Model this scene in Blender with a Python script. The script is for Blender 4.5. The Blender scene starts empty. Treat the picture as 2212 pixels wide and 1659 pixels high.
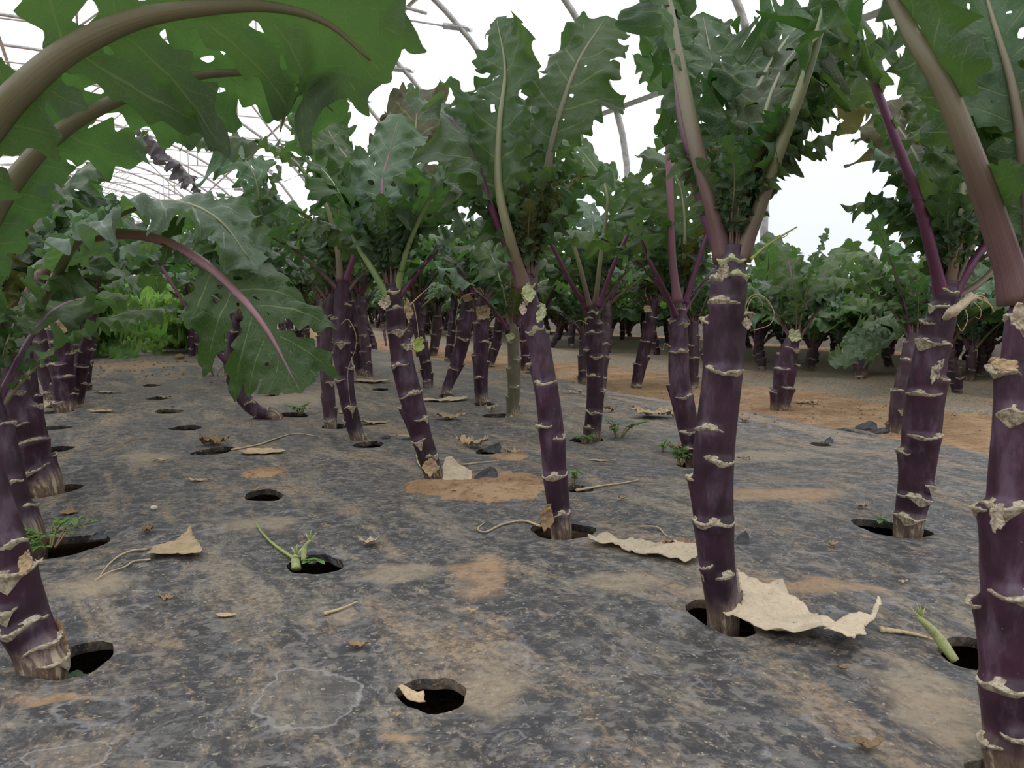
import bpy, math, random
import numpy as np
from mathutils import Vector, Matrix, geometry as mgeo, noise as mnoise

# ------------------------------------------------------------------ basics
scene = bpy.context.scene
COL = scene.collection
F_PX = 1800.0
CAM_H = 0.28
PITCH = math.atan(179.5 / F_PX)
TH = math.radians(26.7)                 # the tunnel runs away to the left of the view
CT, ST = math.cos(TH), math.sin(TH)

def tn(x, y):                            # world -> along / across the tunnel
    return (-x * ST + y * CT, x * CT + y * ST)

def xy(t, n):
    return (-t * ST + n * CT, t * CT + n * ST)

def ray(px, py):
    x = (px - 1106) / F_PX
    y = (829.5 - py) / F_PX
    cp, sp = math.cos(PITCH), math.sin(PITCH)
    return Vector((x, cp + y * sp, -sp + y * cp))

def at(px, py, Y):                       # world point seen at a pixel, Y metres ahead
    d = ray(px, py)
    k = Y / d.y
    return Vector((0, 0, CAM_H)) + d * k

def rnd(a, b, R=random):
    return R.uniform(a, b)

def sstep(a, b, x):
    u = min(1, max(0, (x - a) / (b - a)))
    return u * u * (3 - 2 * u)

# ------------------------------------------------------------------ ground
BED_L, BED_R = -0.75, 1.60
BED_END = 8.6
HOLES = []                               # (x, y, radius across, radius along, angle)

def bed_noise(x, y):
    v = mnoise.noise(Vector((x * 2.1, y * 2.1, 3.0))) * 0.014
    v += mnoise.noise(Vector((x * 6.0, y * 6.0, 9.0))) * 0.0045
    v += mnoise.noise(Vector((x * 0.8, y * 0.8, 1.0))) * 0.012
    return v

def ground(x, y, dips=True):
    t, n = tn(x, y)
    h = bed_noise(x, y)
    near = sstep(0.0, 0.6, y)
    e = sstep(BED_R - 0.16, BED_R + 0.06, n)
    e2 = 1 - sstep(BED_L - 0.10, BED_L + 0.10, n)
    h -= 0.055 * e + 0.06 * e2
    if dips:
        for (hx, hy, rx, ry, a) in HOLES:
            d2 = (x - hx) ** 2 + (y - hy) ** 2
            if d2 < 0.03:
                h -= 0.007 * math.exp(-d2 / (2 * 0.055 ** 2))
    return h

def soil_h(x, y):
    t, n = tn(x, y)
    v = mnoise.noise(Vector((x * 3, y * 3, 5.0))) * 0.012 + mnoise.noise(Vector((x * 13, y * 13, 2.0))) * 0.005
    inside = sstep(BED_R + 0.02, BED_R - 0.12, n) if False else (1 - sstep(BED_R - 0.14, BED_R + 0.03, n))
    inside *= sstep(BED_L - 0.08, BED_L + 0.14, n) * (1 - sstep(BED_END - 0.25, BED_END, t))
    return v * (1 - 0.6 * inside) - 0.042 - 0.032 * inside

SURF = [ground]

def hit(px, py, dh=0.0):                 # where a pixel's ray meets the bed
    d = ray(px, py)
    z = 0.0
    for _ in range(6):
        k = (z + dh - CAM_H) / d.z
        p = Vector((0, 0, CAM_H)) + d * k
        z = SURF[0](p.x, p.y)
    return p

# ------------------------------------------------------------------ mesh helpers
def new_obj(name, verts, faces, mat=None, parent=None, uv=None, smooth=True, loc=None):
    me = bpy.data.meshes.new(name)
    me.from_pydata([tuple(v) for v in verts], [], [tuple(f) for f in faces])
    if uv is not None:
        l = me.uv_layers.new(name='UVMap')
        idx = np.empty(len(me.loops), dtype=np.int32)
        me.loops.foreach_get('vertex_index', idx)
        l.data.foreach_set('uv', np.asarray(uv, dtype=np.float32)[idx].ravel())
    if smooth:
        me.polygons.foreach_set('use_smooth', [True] * len(me.polygons))
    if mat:
        me.materials.append(mat)
    me.update()
    return link_mesh(name, me, parent, loc)

def link_mesh(name, me, parent=None, loc=None):
    o = bpy.data.objects.new(name, me)
    COL.objects.link(o)
    if parent:
        o.parent = parent
    if loc is not None:
        o.location = loc
    return o

def empty(name, loc, label, cat, group=None):
    o = bpy.data.objects.new(name, None)
    o.empty_display_size = 0.02
    o.location = loc
    COL.objects.link(o)
    return tag(o, label, cat, group)

def tag(o, label=None, cat=None, group=None, kind=None):
    if label: o['label'] = label
    if cat: o['category'] = cat
    if group: o['group'] = group
    if kind: o['kind'] = kind
    return o

def catmull(P, n):
    P = np.array([tuple(p) for p in P], dtype=float)
    if len(P) == 2:
        C = P[0] + (P[1] - P[0]) * np.linspace(0, 1, n)[:, None]
        return C
    Q = np.vstack([2 * P[0] - P[1], P, 2 * P[-1] - P[-2]])
    out = []
    for i in range(1, len(Q) - 2):
        p0, p1, p2, p3 = Q[i - 1], Q[i], Q[i + 1], Q[i + 2]
        for u in np.linspace(0, 1, 24, endpoint=False):
            out.append(0.5 * ((2 * p1) + (-p0 + p2) * u + (2 * p0 - 5 * p1 + 4 * p2 - p3) * u * u + (-p0 + 3 * p1 - 3 * p2 + p3) * u ** 3))
    out.append(P[-1])
    out = np.array(out)
    d = np.r_[0, np.cumsum(np.linalg.norm(np.diff(out, axis=0), axis=1))]
    s = np.linspace(0, d[-1], n)
    return np.stack([np.interp(s, d, out[:, k]) for k in range(3)], axis=1)

def tangents(C):
    T = np.gradient(C, axis=0)
    return T / (np.linalg.norm(T, axis=1)[:, None] + 1e-12)

def norm(v):
    return v / (np.linalg.norm(v, axis=-1, keepdims=True) + 1e-12)

def tube(C, rad, seg=8, flat=1.0, hint=(0, 0, 1), cap=True):
    """tube along curve C, rad array or float; returns verts, faces, uv"""
    C = np.asarray(C, float)
    n = len(C)
    rad = np.broadcast_to(np.asarray(rad, float), (n,))
    T = tangents(C)
    h = np.asarray(hint, float)
    N = norm(h - (T @ h)[:, None] * T)
    bad = np.abs(T @ (h / np.linalg.norm(h))) > 0.995
    if bad.any():
        h2 = np.array((1.0, 0.1, 0.0))
        N2 = norm(h2 - (T @ h2)[:, None] * T)
        N = N2 if bad.all() else N
    B = np.cross(T, N)
    V, U, Fc = [], [], []
    s = np.r_[0, np.cumsum(np.linalg.norm(np.diff(C, axis=0), axis=1))]
    for i in range(n):
        for k in range(seg):
            a = 2 * math.pi * k / seg
            V.append(C[i] + rad[i] * (math.cos(a) * B[i] + math.sin(a) * N[i] * flat))
            U.append((k / seg, s[i]))
    for i in range(n - 1):
        for k in range(seg):
            k2 = (k + 1) % seg
            Fc.append((i * seg + k, i * seg + k2, (i + 1) * seg + k2, (i + 1) * seg + k))
    if cap:
        Fc.append(tuple(range(seg))[::-1])
        Fc.append(tuple((n - 1) * seg + k for k in range(seg)))
    return V, Fc, U

# ------------------------------------------------------------------ materials
def M(name):
    m = bpy.data.materials.new(name)
    m.use_nodes = True
    nt = m.node_tree
    nt.nodes.clear()
    out = nt.nodes.new('ShaderNodeOutputMaterial')
    return m, nt, out

class G:
    """tiny node graph helper"""
    def __init__(s, nt): s.nt = nt
    def n(s, kind, **kw):
        nd = s.nt.nodes.new('ShaderNode' + kind)
        for k, v in kw.items():
            setattr(nd, k, v)
        return nd
    def put(s, sock, v):
        if isinstance(v, bpy.types.NodeSocket): s.nt.links.new(v, sock)
        elif v is not None: sock.default_value = v
    def math(s, op, a, b=None, c=None, clamp=False):
        nd = s.n('Math', operation=op, use_clamp=clamp)
        s.put(nd.inputs[0], a)
        if b is not None: s.put(nd.inputs[1], b)
        if c is not None: s.put(nd.inputs[2], c)
        return nd.outputs[0]
    def mix(s, f, a, b, mode='MIX'):
        nd = s.n('Mix', data_type='RGBA', blend_type=mode, clamp_factor=True)
        s.put(nd.inputs[0], f); s.put(nd.inputs[6], a); s.put(nd.inputs[7], b)
        return nd.outputs[2]
    def noise(s, vec, scale, detail=3, rough=0.55, dist=0.0):
        nd = s.n('TexNoise')
        if vec is not None: s.put(nd.inputs['Vector'], vec)
        nd.inputs['Scale'].default_value = scale
        nd.inputs['Detail'].default_value = detail
        nd.inputs['Roughness'].default_value = rough
        nd.inputs['Distortion'].default_value = dist
        return nd.outputs['Fac']
    def vor(s, vec, scale, feature='F1', rand=1.0):
        nd = s.n('TexVoronoi', feature=feature)
        if vec is not None: s.put(nd.inputs['Vector'], vec)
        nd.inputs['Scale'].default_value = scale
        nd.inputs['Randomness'].default_value = rand
        return nd.outputs['Distance']
    def ramp(s, fac, stops, interp='LINEAR'):
        nd = s.n('ValToRGB')
        s.put(nd.inputs[0], fac)
        cr = nd.color_ramp
        cr.interpolation = interp
        while len(cr.elements) < len(stops): cr.elements.new(0.5)
        for e, (p, c) in zip(cr.elements, stops):
            e.position = p
            e.color = c if len(c) == 4 else (*c, 1)
        return nd.outputs[0]
    def map(s, v, a, b, c=0.0, d=1.0):
        nd = s.n('MapRange', interpolation_type='SMOOTHSTEP')
        s.put(nd.inputs[0], v)
        for i, q in enumerate((a, b, c, d)): nd.inputs[i + 1].default_value = q
        return nd.outputs[0]
    def mapping(s, vec, scale=(1, 1, 1), rot=(0, 0, 0), loc=(0, 0, 0)):
        nd = s.n('Mapping')
        s.put(nd.inputs[0], vec)
        nd.inputs['Scale'].default_value = scale
        nd.inputs['Rotation'].default_value = rot
        nd.inputs['Location'].default_value = loc
        return nd.outputs[0]
    def bump(s, h, strength=0.5, dist=0.002, normal=None):
        nd = s.n('Bump')
        nd.inputs['Strength'].default_value = strength
        nd.inputs['Distance'].default_value = dist
        s.put(nd.inputs['Height'], h)
        if normal is not None: s.put(nd.inputs['Normal'], normal)
        return nd.outputs[0]
    def bsdf(s, color, rough=0.5, spec=0.5, normal=None, **kw):
        nd = s.n('BsdfPrincipled')
        s.put(nd.inputs['Base Color'], color)
        s.put(nd.inputs['Roughness'], rough)
        s.put(nd.inputs['Specular IOR Level'], spec)
        if normal is not None: s.put(nd.inputs['Normal'], normal)
        for k, v in kw.items():
            s.put(nd.inputs[k], v)
        return nd.outputs[0]

def c4(r, g, b): return (r, g, b, 1.0)

def mat_leaf(name, top, under, trans, yellow, tfac=0.45, vein=(0.20, 0.26, 0.10)):
    m, nt, out = M(name)
    g = G(nt)
    tc = g.n('TexCoord')
    uv = g.n('UVMap', uv_map='UVMap').outputs[0]
    sep = g.n('SeparateXYZ'); g.put(sep.inputs[0], uv)
    U, V = sep.outputs[0], sep.outputs[1]
    x = g.math('ABSOLUTE', g.math('SUBTRACT', g.math('FRACT', U), 0.5))
    wob = g.math('MULTIPLY', g.math('SUBTRACT', g.noise(tc.outputs['Object'], 60, 2), 0.5), 0.06)
    xv = g.math('ADD', x, wob)
    main = g.map(g.math('DIVIDE', xv, g.math('SUBTRACT', 1.25, V)), 0.01, 0.055, 1, 0)
    chev = g.math('FRACT', g.math('ADD', g.math('MULTIPLY', g.math('ADD', V, g.math('MULTIPLY', xv, -0.9)), 5.0), 0.3))
    sec = g.math('MULTIPLY', g.map(g.math('ABSOLUTE', g.math('SUBTRACT', chev, 0.5)), 0.0, 0.07, 0.55, 0), g.map(x, 0.3, 0.45, 1, 0))
    cells = g.map(g.vor(tc.outputs['Object'], 190, 'DISTANCE_TO_EDGE'), 0.0, 0.09, 0.35, 0)
    veins = g.math('MAXIMUM', g.math('MAXIMUM', main, sec), cells)
    rnd_ = g.n('ObjectInfo').outputs['Random']
    blot = g.noise(tc.outputs['Object'], 14, 3)
    geo = g.n('NewGeometry')
    side = g.mix(geo.outputs['Backfacing'], c4(*top), c4(*under))
    col = g.mix(g.math('MULTIPLY', blot, 0.5), side, c4(*yellow))
    hsv = g.n('HueSaturation')
    g.put(hsv.inputs['Color'], col)
    g.put(hsv.inputs['Hue'], g.math('ADD', 0.485, g.math('MULTIPLY', rnd_, 0.035)))
    g.put(hsv.inputs['Value'], g.math('ADD', 0.72, g.math('MULTIPLY', g.math('FRACT', g.math('MULTIPLY', rnd_, 7.3)), 0.6)))
    g.put(hsv.inputs['Saturation'], g.math('ADD', 0.85, g.math('MULTIPLY', g.math('FRACT', g.math('MULTIPLY', rnd_, 3.7)), 0.3)))
    colv = g.mix(g.math('MULTIPLY', veins, 0.75), hsv.outputs[0], c4(*vein))
    hs2 = g.n('HueSaturation')
    g.put(hs2.inputs['Color'], c4(*trans))
    g.put(hs2.inputs['Hue'], g.math('ADD', 0.485, g.math('MULTIPLY', rnd_, 0.03)))
    g.put(hs2.inputs['Value'], g.math('ADD', 0.75, g.math('MULTIPLY', blot, 0.5)))
    tcol = g.mix(g.math('MULTIPLY', veins, 0.4), hs2.outputs[0], c4(*[c * 0.6 for c in trans]))
    h = g.math('ADD', g.math('MULTIPLY', veins, -1.0), g.math('MULTIPLY', g.noise(tc.outputs['Object'], 90, 2), 0.6))
    nrm = g.bump(h, 0.45, 0.0012)
    a = g.bsdf(colv, 0.45, 0.38, nrm)
    t = g.n('BsdfTranslucent')
    g.put(t.inputs[0], tcol)
    g.put(t.inputs['Normal'], nrm)
    mx = g.n('MixShader')
    g.put(mx.inputs[0], tfac); g.put(mx.inputs[1], a); g.put(mx.inputs[2], t.outputs[0])
    nt.links.new(mx.outputs[0], out.inputs[0])
    return m

def mat_petiole(name, lo, hi, blend=(0.02, 0.14), var=0.3):
    """colour lo at the stalk's foot turning to hi further along (UV v = metres)"""
    m, nt, out = M(name)
    g = G(nt)
    tc = g.n('TexCoord')
    uv = g.n('UVMap', uv_map='UVMap').outputs[0]
    sep = g.n('SeparateXYZ'); g.put(sep.inputs[0], uv)
    f = g.map(g.math('ADD', sep.outputs[1], g.math('MULTIPLY', g.noise(tc.outputs['Object'], 30, 2), 0.03)), blend[0], blend[1] + 0.03)
    col = g.mix(f, c4(*lo), c4(*hi))
    streak = g.noise(g.mapping(uv, (40, 6, 1)), 1.0, 3)
    col = g.mix(g.math('MULTIPLY', streak, var), col, c4(*[min(1, c * 2.0 + 0.01) for c in hi]))
    nrm = g.bump(streak, 0.35, 0.001)
    nt.links.new(g.bsdf(col, 0.42, 0.45, nrm), out.inputs[0])
    return m

def mat_trunk(name, dark, mid, bloom):
    m, nt, out = M(name)
    g = G(nt)
    tc = g.n('TexCoord')
    ob = tc.outputs['Object']
    uv = g.n('UVMap', uv_map='UVMap').outputs[0]
    sep = g.n('SeparateXYZ'); g.put(sep.inputs[0], uv)
    rn = g.n('ObjectInfo').outputs['Random']
    big = g.noise(ob, 28, 4, 0.6)
    col = g.mix(g.map(big, 0.35, 0.68), c4(*dark), c4(*mid))
    bl = g.math('MULTIPLY', g.map(g.noise(g.mapping(ob, (1, 1, 0.35)), 45, 5, 0.65), 0.46, 0.72), 0.75)
    col = g.mix(bl, col, c4(*bloom))
    fine = g.noise(g.mapping(uv, (70, 14, 1)), 1.0, 4, 0.6)
    col = g.mix(g.map(fine, 0.55, 0.8, 0, 0.35), col, c4(*bloom))
    specks = g.map(g.vor(ob, 170), 0.0, 0.10, 0.5, 0)
    col = g.mix(g.math('MULTIPLY', specks, g.map(g.noise(ob, 33, 2), 0.55, 0.6)), col, c4(0.42, 0.36, 0.27))
    # corky streaked foot of the stem
    cork = g.noise(g.mapping(uv, (95, 22, 1)), 1.0, 4, 0.7)
    foot = g.map(g.math('ADD', sep.outputs[1], g.math('MULTIPLY', g.noise(g.mapping(uv, (40, 2, 1)), 1.0, 2), 0.03)), 0.060, 0.088, 1, 0)
    cork_c = g.ramp(cork, [(0.35, (0.07, 0.045, 0.035)), (0.52, (0.16, 0.11, 0.075)), (0.60, (0.46, 0.37, 0.24))])
    col = g.mix(foot, col, cork_c)
    hsv = g.n('HueSaturation')
    g.put(hsv.inputs['Color'], col)
    g.put(hsv.inputs['Value'], g.math('ADD', 0.8, g.math('MULTIPLY', rn, 0.45)))
    h = g.math('ADD', g.math('MULTIPLY', big, 0.4), g.math('MULTIPLY', fine, 0.5))
    h = g.math('ADD', h, g.math('MULTIPLY', g.math('MULTIPLY', cork, foot), 1.8))
    nt.links.new(g.bsdf(hsv.outputs[0], g.math('ADD', 0.38, g.math('MULTIPLY', fine, 0.25)), 0.42, g.bump(h, 0.5, 0.0012)), out.inputs[0])
    return m

def mat_mottled(name, c1, c2, c3, scale=60, rough=0.8, bump=0.4, trans=0.0, spec=0.25):
    m, nt, out = M(name)
    g = G(nt)
    tc = g.n('TexCoord')
    ob = tc.outputs['Object']
    a = g.noise(ob, scale, 5, 0.65)
    b = g.noise(ob, scale * 3.7, 3, 0.6)
    col = g.mix(g.map(a, 0.35, 0.62), c4(*c1), c4(*c2))
    col = g.mix(g.map(b, 0.56, 0.7, 0, 0.8), col, c4(*c3))
    nrm = g.bump(g.math('ADD', a, g.math('MULTIPLY', b, 0.5)), bump, 0.002)
    s = g.bsdf(col, rough, spec, nrm)
    if trans > 0:
        t = g.n('BsdfTranslucent'); g.put(t.inputs[0], col)
        mx = g.n('MixShader'); g.put(mx.inputs[0], trans)
        g.put(mx.inputs[1], s); g.put(mx.inputs[2], t.outputs[0])
        s = mx.outputs[0]
    nt.links.new(s, out.inputs[0])
    return m

def mat_dry(name, c1, c2, c3):
    """dry papery leaf with veins and rotten spots"""
    m, nt, out = M(name)
    g = G(nt)
    tc = g.n('TexCoord')
    ob = tc.outputs['Object']
    rn = g.n('ObjectInfo').outputs['Random']
    a = g.noise(ob, 45, 5, 0.65, 0.4)
    b = g.noise(ob, 260, 3, 0.7)
    v = g.map(g.vor(g.mapping(ob, (1, 1, 1)), 140, 'DISTANCE_TO_EDGE'), 0.0, 0.10, 1, 0)
    col = g.mix(g.map(a, 0.36, 0.62), c4(*c1), c4(*c2))
    col = g.mix(g.map(b, 0.55, 0.72, 0, 0.75), col, c4(*c3))
    col = g.mix(g.math('MULTIPLY', v, 0.15), col, c4(0.66, 0.54, 0.36))
    spots = g.map(g.noise(ob, 120, 4, 0.75), 0.63, 0.70)
    col = g.mix(g.math('MULTIPLY', spots, 0.7), col, c4(0.10, 0.06, 0.03))
    hsv = g.n('HueSaturation')
    g.put(hsv.inputs['Color'], col)
    g.put(hsv.inputs['Value'], g.math('ADD', 0.75, g.math('MULTIPLY', rn, 0.4)))
    nrm = g.bump(g.math('ADD', g.math('MULTIPLY', a, 1.4), g.math('ADD', g.math('MULTIPLY', b, 0.5), g.math('MULTIPLY', v, 0.25))), 0.7, 0.0016)
    s = g.bsdf(hsv.outputs[0], 0.72, 0.25, nrm)
    t = g.n('BsdfTranslucent'); g.put(t.inputs[0], hsv.outputs[0])
    mx = g.n('MixShader'); g.put(mx.inputs[0], 0.2)
    g.put(mx.inputs[1], s); g.put(mx.inputs[2], t.outputs[0])
    nt.links.new(mx.outputs[0], out.inputs[0])
    return m

def mat_mulch(name, dusty=0.0):
    """black plastic mulch under dried splashes of tan dust"""
    m, nt, out = M(name)
    g = G(nt)
    tc = g.n('TexCoord')
    ob = tc.outputs['Object']
    rot = (0, 0, -TH)
    base = g.mix(g.noise(ob, 35, 5, 0.7), c4(0.019, 0.019, 0.020), c4(0.062, 0.060, 0.060))
    # grey water-haze in blotches with paler rims
    wv = g.n('VectorMath', operation='ADD')
    nz = g.n('TexNoise'); g.put(nz.inputs['Vector'], ob); nz.inputs['Scale'].default_value = 22; nz.inputs['Detail'].default_value = 4
    sc = g.n('VectorMath', operation='SCALE'); g.put(sc.inputs[0], nz.outputs['Color']); sc.inputs['Scale'].default_value = 0.055
    g.put(wv.inputs[0], ob); g.put(wv.inputs[1], sc.outputs[0])
    wob = wv.outputs[0]
    haze = g.map(g.noise(wob, 42, 8, 0.85), 0.46, 0.60, 0, 0.8)
    col = g.mix(haze, base, c4(0.150, 0.142, 0.130))
    blot = g.map(g.noise(ob, 70, 3, 0.55), 0.56, 0.64, 0, 0.6)
    col = g.mix(blot, col, c4(0.19, 0.175, 0.150))
    for sc_, off, st in ((11, 0, 0.40), (27, 4, 0.38), (58, 9, 0.42)):
        d = g.vor(g.mapping(wob, (1, 1, 1), (0, 0, 0), (off, off, 0)), sc_)
        ring = g.math('MULTIPLY', g.map(d, 0.24, 0.30), g.map(d, 0.30, 0.345, 1, 0))
        mask = g.map(g.noise(ob, sc_ * 0.55, 2), 0.50, 0.60)
        col = g.mix(g.math('MULTIPLY', g.math('MULTIPLY', ring, mask), st), col, c4(0.30, 0.29, 0.29))
    # wiped tan dust: soft patches, long streaks with the row, and specks
    obr = g.mapping(ob, (1, 1, 1), rot)
    ms = g.mapping(obr, (3.6, 1.1, 1))
    d1 = g.noise(ms, 3.4, 9, 0.78, 0.5)
    d2 = g.noise(g.mapping(obr, (1.8, 1, 1)), 26, 7, 0.8, 0.4)
    d3 = g.noise(ob, 150, 5, 0.8)
    lo = 0.475 - 0.08 * dusty
    dust = g.math('MAXIMUM', g.map(d1, lo + 0.01, lo + 0.13, 0, 0.72 + 0.2 * dusty), g.map(d2, lo + 0.06, lo + 0.15, 0, 0.72))
    st3 = g.map(g.noise(g.mapping(obr, (9.0, 0.9, 1)), 1.0, 6, 0.62, 0.3), 0.585, 0.64, 0, 0.8)
    dust = g.math('MAXIMUM', dust, g.math('MULTIPLY', st3, g.map(d2, 0.38, 0.52, 0.25, 1.0)))
    sy = g.n('SeparateXYZ'); g.put(sy.inputs[0], ob)
    far = g.map(sy.outputs[1], 0.9, 2.6, 0, 0.30)
    dust = g.math('ADD', dust, g.math('MULTIPLY', far, g.map(d1, 0.34, 0.55)), clamp=True)
    dust = g.math('MULTIPLY', dust, g.map(d3, 0.38, 0.60, 0.22, 1.0))
    dcol = g.mix(g.map(g.noise(ob, 5.5, 4), 0.42, 0.62), c4(0.325, 0.268, 0.188), c4(0.37, 0.262, 0.160))
    col = g.mix(dust, col, dcol)
    for (px, py, w_, h_, kind) in (() if dusty else MARKS):
        c, e1, e2 = hit(px, py), hit(px - w_ / 2, py), hit(px, py - h_ / 2)
        rx, ry = abs(c.x - e1.x), abs(e2.y - c.y)
        sub = g.n('VectorMath', operation='SUBTRACT'); g.put(sub.inputs[0], wob); sub.inputs[1].default_value = (c.x + .027, c.y + .027, c.z + .027)
        dv = g.n('VectorMath', operation='MULTIPLY'); g.put(dv.inputs[0], sub.outputs[0]); dv.inputs[1].default_value = (1 / rx, 1 / ry, 0)
        le = g.n('VectorMath', operation='LENGTH'); g.put(le.inputs[0], dv.outputs[0])
        dd = g.math('ADD', le.outputs['Value'], g.math('MULTIPLY', g.math('SUBTRACT', g.noise(ob, 30, 5, .6), 0.5), 0.5 if kind == 'ring' else 1.5))
        if kind == 'ring':
            r1 = g.math('MULTIPLY', g.map(dd, 0.90, 0.97), g.map(dd, 0.97, 1.05, 1, 0))
            col = g.mix(g.math('MULTIPLY', r1, 0.55), col, c4(0.33, 0.32, 0.30))
            col = g.mix(g.map(dd, 0.9, 0.96, 0.3, 0), col, c4(0.15, 0.14, 0.12))
        else:
            k = g.math('MULTIPLY', g.map(dd, 0.45, 1.15, 0.6, 0), g.map(g.noise(ob, 120, 4, .7), 0.35, 0.55, 0.55, 1.0))
            col = g.mix(k, col, c4(0.36, 0.285, 0.185) if kind == 'tan' else c4(0.42, 0.26, 0.13))
    speck = g.map(g.noise(ob, 210, 2, 0.6), 0.64, 0.70)
    col = g.mix(g.math('MULTIPLY', speck, 0.75), col, c4(0.36, 0.30, 0.21))
    spk2 = g.map(g.vor(ob, 75), 0.0, 0.11, 1, 0)
    col = g.mix(g.math('MULTIPLY', spk2, g.map(g.noise(ob, 12, 2), 0.5, 0.6, 0, 0.8)), col, c4(0.07, 0.045, 0.03))
    fine = g.noise(ob, 420, 3, 0.6)
    wr = g.noise(g.mapping(ob, (1, 5, 1), rot), 9, 4, 0.6, 0.5)
    h = g.math('ADD', g.math('MULTIPLY', wr, 4.0), g.math('ADD', g.math('MULTIPLY', fine, 0.35), g.math('MULTIPLY', dust, 0.5)))
    rough = g.math('ADD', 0.58, g.math('MULTIPLY', dust, 0.35), clamp=True)
    nt.links.new(g.bsdf(col, rough, 0.26, g.bump(h, 0.5, 0.0015)), out.inputs[0])
    return m

def mat_soil(name, scale=1.0):
    m, nt, out = M(name)
    g = G(nt)
    ob = g.n('TexCoord').outputs['Object']
    a = g.noise(ob, 8, 6, 0.7)
    b = g.noise(ob, 70 * scale, 5, 0.75)
    c = g.vor(ob, 120 * scale)
    col = g.mix(g.map(a, 0.38, 0.62), c4(0.30, 0.185, 0.102), c4(0.43, 0.290, 0.170))
    col = g.mix(g.map(b, 0.30, 0.52, 0.75, 0), col, c4(0.10, 0.058, 0.035))
    col = g.mix(g.map(b, 0.6, 0.72, 0, 0.5), col, c4(0.42, 0.31, 0.19))
    h = g.math('ADD', g.math('MULTIPLY', b, 1.5), g.math('MULTIPLY', c, -0.8))
    nt.links.new(g.bsdf(col, 0.95, 0.1, g.bump(h, 0.9, 0.005)), out.inputs[0])
    return m

def mat_film(name):
    m, nt, out = M(name)
    g = G(nt)
    ob = g.n('TexCoord').outputs['Object']
    n1 = g.noise(g.mapping(ob, (0.25, 0.25, 1.6)), 1.3, 4, 0.6)
    col = g.mix(n1, c4(0.90, 0.91, 0.95), c4(0.96, 0.965, 0.98))
    t = g.n('BsdfTranslucent'); g.put(t.inputs[0], col)
    p = g.n('BsdfTransparent'); g.put(p.inputs[0], c4(0.93, 0.935, 0.96))
    d = g.n('BsdfDiffuse'); g.put(d.inputs[0], c4(0.8, 0.8, 0.82))
    m1 = g.n('MixShader'); g.put(m1.inputs[0], 0.5); g.put(m1.inputs[1], t.outputs[0]); g.put(m1.inputs[2], p.outputs[0])
    m2 = g.n('MixShader'); g.put(m2.inputs[0], 0.08); g.put(m2.inputs[1], m1.outputs[0]); g.put(m2.inputs[2], d.outputs[0])
    nt.links.new(m2.outputs[0], out.inputs[0])
    return m

def mat_metal(name, c, rough=0.45):
    m, nt, out = M(name)
    g = G(nt)
    ob = g.n('TexCoord').outputs['Object']
    col = g.mix(g.map(g.noise(ob, 18, 5, 0.7), 0.4, 0.65), c4(*c), c4(*[q * 0.62 for q in c]))
    col = g.mix(g.map(g.noise(ob, 50, 3), 0.66, 0.74, 0, 0.6), col, c4(0.30, 0.20, 0.12))
    nt.links.new(g.bsdf(col, rough, 0.5, None, Metallic=0.35), out.inputs[0])
    return m

MARKS = [(665, 1500, 185, 125, 'ring'), (1058, 1480, 200, 110, 'tan'), (860, 1235, 210, 40, 'tan'), (1040, 1240, 120, 100, 'orange'), (2020, 1500, 230, 190, 'tan'), (745, 1322, 90, 40, 'tan'),
         (200, 1265, 200, 60, 'tan'), (880, 1575, 110, 24, 'orange'), (1790, 1265, 300, 30, 'orange'), (1690, 1065, 330, 30, 'orange'), (1560, 1270, 200, 26, 'tan'), (560, 1130, 200, 40, 'tan'),
         (330, 985, 150, 30, 'tan'), (150, 1640, 190, 60, 'ring'), (1340, 1250, 220, 40, 'tan'), (130, 1500, 200, 30, 'orange'), (620, 860, 260, 26, 'tan'), (300, 790, 260, 22, 'orange'), (1640, 985, 260, 26, 'tan')]
MT = {}
MT['leaf'] = mat_leaf('kale_leaf', (0.044, 0.087, 0.053), (0.059, 0.102, 0.041), (0.090, 0.185, 0.034), (0.10, 0.145, 0.04))
MT['leaf_blue'] = mat_leaf('kale_leaf_glaucous', (0.094, 0.158, 0.130), (0.076, 0.135, 0.076), (0.125, 0.250, 0.056), (0.09, 0.15, 0.07), 0.36, (0.27, 0.33, 0.22))
MT['leaf_dark'] = mat_leaf('kale_leaf_dark', (0.025, 0.061, 0.035), (0.035, 0.079, 0.031), (0.072, 0.182, 0.026), (0.05, 0.085, 0.02), 0.36)
MT['leaf_brown'] = mat_leaf('kale_leaf_bronze', (0.066, 0.075, 0.044), (0.075, 0.075, 0.037), (0.143, 0.143, 0.039), (0.10, 0.07, 0.045), 0.42)
MT['leaf_mauve'] = mat_leaf('kale_leaf_mauve', (0.17, 0.15, 0.20), (0.085, 0.070, 0.075), (0.10, 0.085, 0.065), (0.09, 0.065, 0.09), 0.35, (0.25, 0.18, 0.25))
MT['curly'] = mat_leaf('curly_kale_leaf', (0.17, 0.33, 0.10), (0.15, 0.29, 0.08), (0.30, 0.50, 0.08), (0.22, 0.33, 0.08))
MT['young'] = mat_leaf('kale_young_leaf', (0.060, 0.085, 0.034), (0.075, 0.090, 0.028), (0.13, 0.15, 0.020), (0.12, 0.075, 0.02))
MT['pet_purple'] = mat_petiole('stalk_purple', (0.075, 0.016, 0.045), (0.120, 0.040, 0.080), (0.03, 0.2))
MT['pet_green'] = mat_petiole('stalk_green', (0.100, 0.036, 0.046), (0.165, 0.175, 0.082), (0.012, 0.10))
MT['pet_brown'] = mat_petiole('stalk_brown', (0.085, 0.024, 0.042), (0.140, 0.128, 0.068), (0.03, 0.17))
MT['pet_lime'] = mat_petiole('stalk_lime', (0.17, 0.25, 0.075), (0.19, 0.25, 0.10), (0.01, 0.07))
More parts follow.
